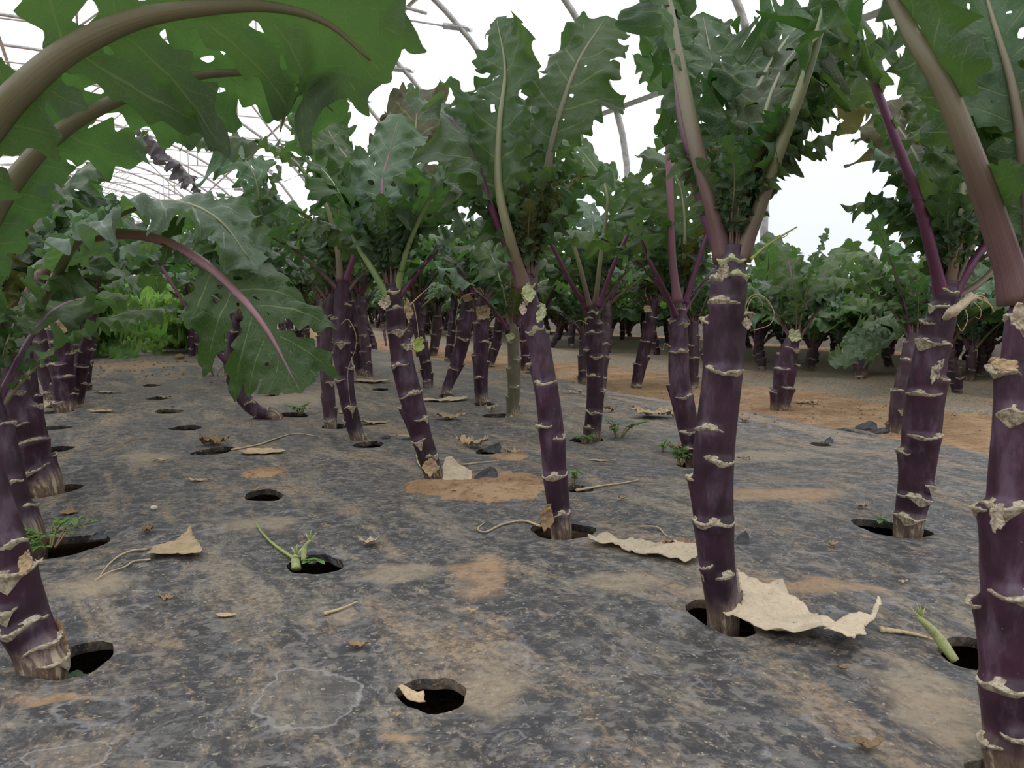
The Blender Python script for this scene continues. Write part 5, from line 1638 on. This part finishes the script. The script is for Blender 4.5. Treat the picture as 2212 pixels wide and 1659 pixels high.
def traced(pix, label, mat, seed, lean, crumple=.12, curl=.0, th=0.0007, st=None, name='dry_leaf', extra=0.0):
    ys = max(p[1] for p in pix)
    xm = sum(p[0] for p in pix) / len(pix)
    base = hit(xm, ys)
    nrm = Vector((0, -math.sin(lean), math.cos(lean)))    # plane tilted up away from the camera
    C0 = Vector((0, 0, CAM_H))
    loc = []
    for (px, py) in pix:
        d = ray(px, py)
        k = (base - C0).dot(nrm) / d.dot(nrm)
        q = C0 + d * k - base
        loc.append((q.x, q.y / math.cos(lean) if True else q.y))
    # 2-D coordinates in the plane: x and the up-slope axis
    up = Vector((0, math.cos(lean), math.sin(lean)))
    loc = []
    for (px, py) in pix:
        d = ray(px, py)
        k = (base - C0).dot(nrm) / d.dot(nrm)
        q = C0 + d * k - base
        loc.append((q.x, q.dot(up)))
    # subdivide and roughen the outline
    R = random.Random(seed)
    out = []
    for i in range(len(loc)):
        a, b = loc[i], loc[(i + 1) % len(loc)]
        L = math.hypot(b[0] - a[0], b[1] - a[1])
        n = max(1, int(L / 0.004))
        for j in range(n):
            u = j / n
            out.append((a[0] + (b[0] - a[0]) * u + R.uniform(-1, 1) * .0007, a[1] + (b[1] - a[1]) * u + R.uniform(-1, 1) * .0007))
    xs = [p[0] for p in out]; ysn = [p[1] for p in out]
    cx, cy = (min(xs) + max(xs)) / 2, (min(ysn) + max(ysn)) / 2
    V, Fc = sheet(out, st or 0.0035, seed, crumple, curl, 0.0, 0.0)
    W = []
    for (x, y, z) in V:
        p = base + Vector((1, 0, 0)) * (x + cx) + up * (y + cy) + nrm * (z - crumple * 0.02)
        g0 = SURF[0](p.x, p.y)
        if p.z < g0 + .0012: p.z = g0 + .0012
        W.append(p - base)
    o = new_obj(name, W, Fc, MT[mat])
    o.location = base
    solid(o, th)
    return tag(o, label, 'dry leaf')
laid([(1592, 1258), (1640, 1280), (1660, 1284), (1690, 1282), (1705, 1298), (1735, 1315), (1752, 1335), (1775, 1355), (1800, 1362), (1835, 1352), (1880, 1362), (1895, 1330), (1903, 1345), (1890, 1368), (1862, 1378), (1868, 1395), (1840, 1422),
        (1780, 1412), (1800, 1398), (1740, 1390), (1700, 1392), (1640, 1378), (1600, 1368), (1540, 1348), (1545, 1334), (1600, 1348), (1606, 1320)],
       'largest dry leaf, cream with torn edges, against the foot of the tall thick stem', 'dry_pale', 61, .10, .07, .010)
laid([(1270, 1174), (1310, 1163), (1340, 1172), (1370, 1170), (1400, 1182), (1430, 1178), (1465, 1188), (1512, 1190), (1515, 1214), (1480, 1222), (1440, 1212), (1400, 1208), (1350, 1196), (1330, 1186), (1272, 1184)],
       'long wavy pinkish cream dry leaf lying left of the tall thick stem', 'dry_pale', 62, .13, .03, .006)
laid([(318, 1213), (330, 1188), (372, 1176), (412, 1152), (424, 1172), (438, 1204), (430, 1212), (405, 1212), (370, 1206)],
       'triangular tan dry leaf with two curled stalk strings on open mulch at left', 'dry', 63, .07, .10, .004)
traced([(958, 1044), (956, 1010), (965, 988), (975, 985), (988, 1000), (1005, 1008), (1020, 1018), (1018, 1046), (990, 1040)],
       'pale folded dry leaf standing at the foot of the leaning stem', 'dry_pale', 64, math.radians(62), .12, .15)
traced([(860, 1480), (868, 1476), (900, 1490), (915, 1488), (919, 1520), (905, 1522), (880, 1508)],
       'tan dry leaf slipping into the nearest open hole', 'dry', 65, math.radians(25), .15, .1)
traced([(118, 1335), (130, 1345), (133, 1370), (142, 1392), (138, 1425), (140, 1448), (118, 1450), (124, 1400), (112, 1370)],
       'shredded tan husk at the foot of the nearest left stem', 'dry_brown', 66, math.radians(70), .3, .1)

def strand(pix, r, label, mat='strand', name='dry_stalk', parent=None, off=None, cat='dry stalk', ground_h=0.002, depth=None, taper=.3, knob=False):
    P = []
    for q in pix:
        if depth is not None: P.append(at(q[0], q[1], depth + (q[2] if len(q) > 2 else 0)))
        else:
            p = hit(q[0], q[1]); P.append(Vector((p.x, p.y, p.z + ground_h + (q[2] if len(q) > 2 else 0))))
    C = catmull(P, max(16, 8 * len(P)))
    n = len(C)
    o0 = Vector(C[0]) if parent is None else -off
    rr = r * np.linspace(1, taper, n) * (1 + .12 * np.sin(np.arange(n) * 1.3))
    V, Fc, U = tube(C - np.array(tuple(o0)), rr, 7, .7)
    o = new_obj(name, V, Fc, MT[mat], parent, U)
    if parent is None:
        o.location = o0
        tag(o, label, cat)
    elif label: o['label'] = label
    return o

strand([(1245, 1062), (1300, 1052), (1345, 1046), (1380, 1039)], .0030, 'straight dry twig right of the centre stem foot')
strand([(500, 974), (560, 962), (600, 948), (640, 938), (690, 945)], .0030, 'long wavy dry stalk on the mulch left of the leaning stem')
strand([(1000, 1006), (1040, 1001), (1078, 998)], .0022, 'short dry stalk right of the leaning stem foot')
strand([(318, 1190), (290, 1192), (262, 1202), (236, 1222), (214, 1252)], .0016, 'upper curled string of the triangular dry leaf')
strand([(325, 1212), (290, 1216), (270, 1228), (235, 1240), (205, 1258)], .0014, 'lower curled string of the triangular dry leaf')
strand([(1168, 1140), (1130, 1128), (1085, 1136), (1050, 1152), (1032, 1146), (1046, 1132)], .0022, 'curled dry tendril reaching left from the centre hole')
strand([(1900, 1364), (1950, 1370), (1990, 1378), (2020, 1388)], .0035, 'flat fibrous stalk of the largest dry leaf')
strand([(900, 985), (905, 1005), (925, 1025), (955, 1040)], .0020, 'bent dry stalk lying left of the leaning stem foot')
strand([(700, 1330), (740, 1318), (776, 1302)], .0022, 'flat tan straw on open mulch left of centre')
strand([(243, 850), (265, 849)], .003, 'far dry straw on the empty row')
strand([(1380, 1140), (1420, 1142), (1440, 1160), (1480, 1168)], .0013, 'thin brown tendril above the wavy dry leaf')

# pale green cut stub leaning out of the right hand hole
def stub(pix, radpx, label):
    P = [Vector(hit(*pix[0])) + Vector((0, 0, -.004))]
    Y = P[0].y
    for q in pix[1:]: P.append(at(q[0], q[1], Y + .01))
    root = empty('cut_stalk', P[0], label, 'cut stalk')
    C = catmull([p - P[0] for p in P], 20)
    r = np.interp(np.linspace(0, 1, 20), np.linspace(0, 1, len(radpx)), radpx) / F_PX * Y
    V, Fc, U = tube(C, r, 12, .85)
    new_obj('stalk', V, Fc, MT['stub'], root, U)
    for k in range(4):
        a = k * 1.6
        e = C[-1]
        V, Fc, U = tube(np.array([e - (C[-1] - C[-3]) * .8, e + np.array((math.cos(a) * .006, .002 * math.sin(a), .008 + .003 * (k % 2)))]), np.array([r[-1] * .5, r[-1] * .15]), 6)
        new_obj('torn_end', V, Fc, MT['shoot' if k % 2 else 'scar_green'], root, U)
    return root
stub([(2064, 1418), (2026, 1376), (2000, 1348), (1982, 1332)], [11, 14, 12, 6], 'pale green cut kale stalk with a frayed end beside the right hand open hole')
stub([(640, 1222), (638, 1208), (642, 1198)], [11, 10, 8], 'small pale cut stub in the hole on the empty row')
stub([(655, 1205), (658, 1185), (672, 1166)], [6, 7, 5], 'brown broken stalk end standing in the hole on the empty row')
strand([(636, 1212), (612, 1196), (588, 1178), (566, 1155), (553, 1134)], .0022, 'thin curved green shoot leaning left out of the hole on the empty row', 'shoot', 'green_shoot', cat='shoot', ground_h=.003)

# things hanging on the measured stems (parts of their plants)
def part_strand(seed, pix, r, mat, name, dY=0.0, label=None, taper=.4):
    root, off, Y, P = HERO[seed]
    return strand(pix, r, label, mat, name, root, off, depth=Y + dY, taper=taper)
part_strand(11, [(1622, 560), (1650, 535), (1685, 512), (1722, 490)], .0021, 'shoot', 'side_shoot', -.01)
part_strand(11, [(1668, 520), (1690, 514), (1704, 505)], .001, 'shoot', 'side_shoot', -.01)
part_strand(11, [(1612, 690), (1612, 655), (1630, 636), (1655, 645), (1672, 675), (1664, 700), (1640, 710), (1620, 714)], .0008, 'strand', 'dry_string', -.012)
part_strand(11, [(1612, 680), (1618, 655), (1632, 640), (1645, 650), (1648, 665)], .0006, 'strand', 'dry_string', -.014)
part_strand(13, [(885, 660), (905, 640), (932, 616)], .0018, 'strand', 'dry_string', -.02)
part_strand(13, [(893, 655), (900, 690), (904, 730), (898, 748)], .0009, 'strand', 'dry_string', -.03)
part_strand(13, [(826, 700), (830, 720), (834, 748)], .0045, 'pet_mauve', 'leaf_base', -.02)
part_strand(26, [(737, 700), (752, 690), (768, 720), (768, 752), (752, 800), (754, 850), (762, 905)], .0011, 'strand', 'dry_string', -.025)
part_strand(34, [(1030, 632), (1000, 640), (988, 670), (983, 712), (996, 715)], .0012, 'strand', 'dry_string', -.02)
part_strand(34, [(1045, 635), (1036, 622), (1020, 630), (1012, 640)], .0012, 'strand', 'dry_string', -.02)
part_strand(16, [(2085, 668), (2090, 690), (2078, 715), (2068, 700)], .0010, 'strand', 'dry_string', -.03)
part_strand(16, [(2100, 650), (2118, 668), (2116, 688), (2106, 684)], .0009, 'strand', 'dry_string', -.03)
part_strand(15, [(1478, 642), (1490, 655), (1492, 672)], .0009, 'strand', 'dry_string', -.02)
part_strand(15, [(1450, 750), (1436, 742), (1432, 756), (1424, 748)], .0010, 'strand', 'dry_string', -.03)
part_strand(14, [(1270, 700), (1252, 692), (1236, 700)], .0012, 'strand', 'dry_string', -.02)
part_strand(14, [(1292, 700), (1312, 698), (1318, 708)], .0010, 'strand', 'dry_string', -.02)
part_strand(40, [(1400, 650), (1394, 632), (1398, 612)], .0014, 'strand', 'dry_string', -.02)
part_strand(19, [(0, 758), (20, 760), (42, 764)], .0016, 'shoot', 'side_shoot', -.05)

def part_flake(seed, px, py, w_, h_, mat, name, dY=-.03, fseed=1, roll=0.0, label=None, asp=None):
    root, off, Y, P = HERO[seed]
    Yd = Y + dY
    a, b = w_ / 2 / F_PX * Yd, h_ / 2 / F_PX * Yd
    ol = rough_outline(a, b, fseed, k=34, jag=.2, pointed=False, lobes=4)
    V, Fc = sheet(ol, max(a, b) / 9, fseed, .35, .35)
    p = at(px, py, Yd) + off
    o = new_obj(name, V, Fc, MT[mat], root)
    o.location = p
    o.rotation_euler = (math.radians(75), roll, 0)
    solid(o, .0008)
    if label: o['label'] = label
for args in ((13, 884, 672, 18, 44, 'dry', 'dry_leaf_base'), (34, 1044, 678, 30, 32, 'dry', 'dry_leaf_base'), (33, 1010, 645, 20, 16, 'dry', 'dry_leaf_base'),
             (35, 1082, 688, 16, 22, 'dry', 'dry_leaf_base'), (41, 1714, 726, 30, 26, 'scar_green', 'leaf_tuft'), (11, 1560, 590, 24, 34, 'scar', 'dry_leaf_base'),
             (11, 1612, 700, 18, 26, 'scar', 'dry_leaf_base'), (12, 1130, 668, 14, 26, 'dry_pale', 'dry_leaf_base'), (12, 1168, 680, 18, 40, 'scar_green', 'dry_leaf_base'),
             (12, 1142, 636, 26, 40, 'scar_green', 'dry_leaf_base'), (13, 832, 655, 24, 30, 'scar', 'dry_leaf_base'), (13, 880, 750, 26, 14, 'scar', 'dry_leaf_base'), (36, 1102, 728, 18, 14, 'scar_green', 'dry_leaf_base'),
             (22, 138, 668, 20, 12, 'dry', 'dry_leaf_base'), (22, 140, 705, 24, 34, 'dry_brown', 'dry_leaf_base'), (22, 108, 700, 26, 26, 'dry', 'dry_leaf_base'), (17, 2205, 690, 50, 60, 'scar', 'dry_leaf_base'),
             (17, 2160, 790, 60, 26, 'dry', 'dry_leaf_base'), (17, 2146, 1120, 34, 60, 'scar', 'dry_leaf_base'), (13, 930, 1010, 34, 34, 'dry', 'dry_leaf_base'), (12, 1180, 1118, 30, 54, 'dry_brown', 'dry_leaf_base'),
             (18, 60, 1215, 30, 50, 'dry', 'dry_leaf_base'), (16, 2015, 805, 20, 60, 'scar', 'dry_leaf_base'), (40, 1398, 668, 18, 16, 'dry', 'dry_leaf_base')):
    part_flake(*args, dY=-.018 if args[0] != 17 else -.02, fseed=args[1] % 97, roll=(args[1] % 7 - 3) * .15)
# fresh green leaf bit and the curled pinkish husk on the right hand stem
part_flake(13, 906, 745, 22, 34, 'shoot', 'small_leaf', -.03, 5, label='bright green leaflet')
def husk():
    root, off, Y, P = HERO[16]
    C = catmull([at(q[0], q[1], Y - .02 + q[2]) + off for q in ((2038, 690, 0), (2060, 672, -.01), (2082, 655, -.012), (2100, 640, -.01))], 16)
    r = np.interp(np.linspace(0, 1, 16), [0, .3, .8, 1], [.003, .010, .006, .009])
    V, Fc, U = tube(C, r, 14, .6)
    V = [v + np.array((0, 0, .0012 * math.sin(i * 2.1))) for i, v in enumerate(V)]
    new_obj('dry_leaf_base', V, Fc, MT['dry_pale'], root, U)
    for k in range(4):
        e = Vector(C[-1])
        strand_pts = [e, e + Vector((.008 + .004 * k, 0, .004 - .004 * k)), e + Vector((.015 + .004 * k, 0, .002 - .007 * k))]
        V, Fc, U = tube(catmull(strand_pts, 8), .0008, 5)
        new_obj('dry_string', V, Fc, MT['strand'], root, U)
husk()

# weeds
def weed(px, py, wpx, hpx, nst, nl, label, seed, flat=.4):
    c, W_, H_ = dims(px, py, wpx, hpx)
    R = random.Random(seed)
    root = empty('weed', c, label, 'weed')
    for k in range(nst):
        a = R.uniform(0, 6.28)
        L = W_ * .5 * R.uniform(.5, 1)
        top = Vector((math.cos(a) * L, math.sin(a) * L * flat * 1.5, H_ * R.uniform(.5, 1.05)))
        st = Vector((math.cos(a) * L * .15, math.sin(a) * L * .1, 0))
        C = catmull([st, st * .5 + top * .45 + Vector((0, 0, H_ * .25)), top], 14)
        V, Fc, U = tube(C, np.linspace(.0011, .0006, 14) * max(1, c.y ** .5), 5)
        new_obj('weed_stem', V, Fc, MT['weed_stem'], root, U)
        for j in range(nl):
            i = int(13 * (0.3 + .7 * (j + 1) / nl))
            p = Vector(C[min(13, i)])
            for sgn in (-1, 1):
                ll = .0075 * R.uniform(.8, 1.4) * max(1, c.y ** .4)
                az = a + sgn * 1.5 + j * 1.57 + R.uniform(-.4, .4)
                d = Vector((math.cos(az), math.sin(az), R.uniform(-.1, .5))).normalized()
                s_ = d.cross(Vector((0, 0, 1))).normalized()
                n_ = s_.cross(d)
                V, Fc = [], []
                m = 7
                for q in range(m):
                    u = q / (m - 1)
                    wd = ll * .36 * math.sin(math.pi * min(1, u * .96 + .03)) ** .7
                    for e in (-1, 0, 1):
                        V.append(p + d * ll * u + s_ * e * wd + n_ * (abs(e) * wd * .3 - ll * .25 * u * u))
                for q in range(m - 1):
                    for e in range(2):
                        b = q * 3 + e
                        Fc.append((b, b + 1, b + 4, b + 3))
                new_obj('weed_leaf', V, Fc, MT['weed'], root)
    return root
weed(105, 1185, 190, 66, 13, 4, 'largest patch of green weeds with reddish stems at the left edge', 1, .5)
weed(60, 1205, 90, 50, 6, 4, 'small green weed tucked against the stems at the left edge', 2)
weed(1240, 1045, 30, 36, 3, 3, 'single upright green weed sprig in the hole right of the centre stem', 3)
weed(1335, 945, 120, 40, 8, 4, 'trailing bright green weed right of the weedy-footed stem', 4)
weed(1262, 958, 70, 22, 5, 3, 'low green weed in front of the weedy-footed stem', 5)
weed(1170, 940, 30, 20, 3, 3, 'small green weed touching the left of the centre stem', 6)
weed(1470, 1005, 74, 44, 8, 4, 'dense green weed at the foot of the kinked stem', 7)
weed(1430, 975, 46, 22, 3, 3, 'thin weed spray left of the kinked stem', 8)
weed(650, 895, 60, 26, 5, 4, 'green weed in the hole of the curved stem', 9)
weed(678, 1218, 34, 10, 3, 2, 'tiny green seedling in the hole on the empty row', 10)
weed(905, 765, 26, 10, 3, 2, 'distant small weed behind the leaning stem', 11)
weed(465, 812, 70, 26, 6, 3, 'yellowing weed at the foot of the green bushes', 12)
weed(1905, 1132, 20, 14, 2, 2, 'tiny green seedling in the slit at right', 13)

# spilled soil, crumbs, clods
def soil_pile(px, py, w_, h_, label, seed, hgt_=.006):
    c = hit(px, py)
    a = w_ / 2 / F_PX * c.y
    t_, b_ = hit(px, py - h_ / 2), hit(px, py + h_ / 2)
    b = (t_.y - b_.y) / 2
    nr, na = 26, 72
    V, Fc = [(0, 0, SURF[0](c.x, c.y) + hgt_ - c.z)], []
    for i in range(1, nr + 1):
        for k in range(na):
            th = 2 * math.pi * k / na
            edge = 1 + .35 * mnoise.noise(Vector((math.cos(th) * 1.5, math.sin(th) * 1.5, seed))) + .18 * mnoise.noise(Vector((math.cos(th) * 6, math.sin(th) * 6, seed)))
            rr = i / nr * edge
            x, y = a * rr * math.cos(th), b * rr * math.sin(th)
            n = mnoise.noise(Vector((x * 60, y * 60, seed))) * .003 + mnoise.noise(Vector((x * 180, y * 180, seed))) * .0018
            u = i / nr
            V.append((x, y, SURF[0](c.x + x, c.y + y) - c.z + (hgt_ + n) * (1 - u ** 3) + .0006 - .003 * (u > .99)))
    for k in range(na): Fc.append((0, 1 + k, 1 + (k + 1) % na))
    for i in range(nr - 1):
        for k in range(na):
            p = 1 + i * na + k; q = 1 + i * na + (k + 1) % na
            Fc.append((p, p + na, q + na, q))
    o = new_obj('spilled_soil', V, Fc, MT['soil'])
    o.location = c
    return tag(o, label, 'soil')
soil_pile(1045, 1052, 330, 66, 'largest spill of brown soil, between the leaning and centre stems', 1.0, .007)
soil_pile(570, 1022, 90, 22, 'small spill of brown soil on the empty row above the middle hole', 2.0, .004)
soil_pile(1100, 985, 90, 16, 'narrow spill of orange soil left of the centre stem', 3.0, .003)
soil_pile(300, 738, 120, 12, 'far orange soil spill at the end of the empty row', 4.0, .01)

CR = random.Random(8)
def crumbs(spots, label, name='soil_crumbs'):
    V, Fc = [], []
    for (px, py, sx, sy, n, sz) in spots:
        for _ in range(n):
            qx, qy = px + CR.gauss(0, sx), py + CR.gauss(0, sy)
            if qy < 715 or not (-60 < qx < 2270): continue
            p = hit(qx, qy)
            s_ = sz * CR.uniform(.4, 1.3) * max(.7, p.y ** .5)
            b = len(V)
            for (i, j, k) in ((1, 0, 0), (-1, 0, 0), (0, 1, 0), (0, -1, 0), (0, 0, 1), (0, 0, -.6)):
                V.append((p.x + i * s_ * CR.uniform(.6, 1.3), p.y + j * s_ * CR.uniform(.6, 1.3), p.z + s_ * .4 + k * s_ * CR.uniform(.4, .9)))
            for f in ((0, 2, 4), (2, 1, 4), (1, 3, 4), (3, 0, 4), (2, 0, 5), (1, 2, 5), (3, 1, 5), (0, 3, 5)):
                Fc.append(tuple(b + q for q in f))
    o = new_obj(name, V, Fc, MT['crumb'], smooth=False)
    return tag(o, label, 'soil crumbs', kind='stuff')
crumbs([(1050, 1050, 110, 22, 500, .0016), (570, 1020, 30, 8, 90, .0018), (1106, 1300, 700, 200, 260, .0010), (900, 1000, 500, 60, 240, .0014), (1100, 880, 500, 30, 160, .002), (300, 790, 120, 30, 160, .0035),
        (1700, 1150, 300, 120, 120, .0012), (1215, 1112, 60, 14, 60, .0014), (1820, 890, 200, 18, 150, .0028)], 'scattered brown soil crumbs on the plastic mulch')

def clod(px, py, w_, label, mat='crumb', name='clod', cat='clod'):
    c, W_, _ = dims(px, py, w_, 1)
    bm_V, Fc = [], []
    n1, n2 = 9, 14
    for i in range(n1 + 1):
        ph = math.pi * i / n1
        for k in range(n2):
            th = 2 * math.pi * k / n2
            v = Vector((math.sin(ph) * math.cos(th), math.sin(ph) * math.sin(th) * .8, math.cos(ph) * .62))
            v *= W_ / 2 * (1 + .35 * mnoise.noise(v * 2.2 + Vector((px, py, 0))))
            bm_V.append(v)
    for i in range(n1):
        for k in range(n2):
            Fc.append((i * n2 + k, (i + 1) * n2 + k, (i + 1) * n2 + (k + 1) % n2, i * n2 + (k + 1) % n2))
    o = new_obj(name, bm_V, Fc, MT[mat])
    o.location = (c.x, c.y, c.z + W_ * .22)
    return tag(o, label, cat)
clod(388, 776, 22, 'brown soil clod on the far empty row')
clod(333, 1100, 16, 'small white pebble on open mulch above the triangular dry leaf', 'pebble', 'pebble', 'pebble')
clod(1258, 742, 16, 'pale stone at the far edge of the soil path', 'pebble', 'stone', 'stone')

# torn flaps of the plastic standing at some slits, and the loose fold along its edge
mulch_obj = bpy.data.objects['mulch_sheet']
def flap(px, py, w_, h_, rot, seed):
    c, W_, H_ = dims(px, py, w_, h_)
    ol = [(-W_ / 2, 0), (-W_ * .3, H_ * .5), (0, H_ * .8), (W_ * .3, H_), (W_ * .5, H_ * .6), (W_ * .45, 0)]
    out = []
    for i in range(len(ol)):
        a, b = ol[i], ol[(i + 1) % len(ol)]
        for j in range(4): out.append((a[0] + (b[0] - a[0]) * j / 4, a[1] + (b[1] - a[1]) * j / 4))
    V, Fc = sheet(out, W_ / 10, seed, .25, .2)
    o = new_obj('torn_flap', V, Fc, MT['tear'], mulch_obj)
    o.location = (c.x, c.y, c.z + H_ * .4)
    o.rotation_euler = (math.radians(60), 0, rot)
    solid(o, .0005)
for a in ((1066, 978, 46, 26, -.5, 1), (1862, 930, 60, 22, .2, 2), (1786, 957, 26, 14, .3, 3), (1045, 1040, 60, 36, .2, 4), (212, 1165, 40, 22, .4, 5), (1600, 1172, 34, 28, 0, 6), (1890, 938, 60, 14, .2, 7), (830, 948, 30, 8, 0, 8), (520, 1245, 1, 1, 0, 9)):
    flap(*a)
C = []
for k in range(60):
    t = 0.45 + k * .055
    x, y = xy(t, BED_R - .05 + .02 * math.sin(k * .7) + .012 * math.sin(k * 1.9))
    C.append((x, y, hgt(x, y) + .004 + .003 * math.sin(k * 1.3)))
V, Fc, U = tube(np.array(C), np.array([.007 + .003 * math.sin(k * .9) for k in range(60)]), 8, .6)
new_obj('edge_fold', V, Fc, MT['mulch'], mulch_obj, U)

litter_leaf(165, 1440, 66, 34, 'dark green leaf lying in the deep hole beside the nearest left stem', mat='leaf_dark', rot=.3, asp=.8, seed=71, crumple=.15, curl=.2, tilt=.3, dz=-.012, name='fallen_leaf')
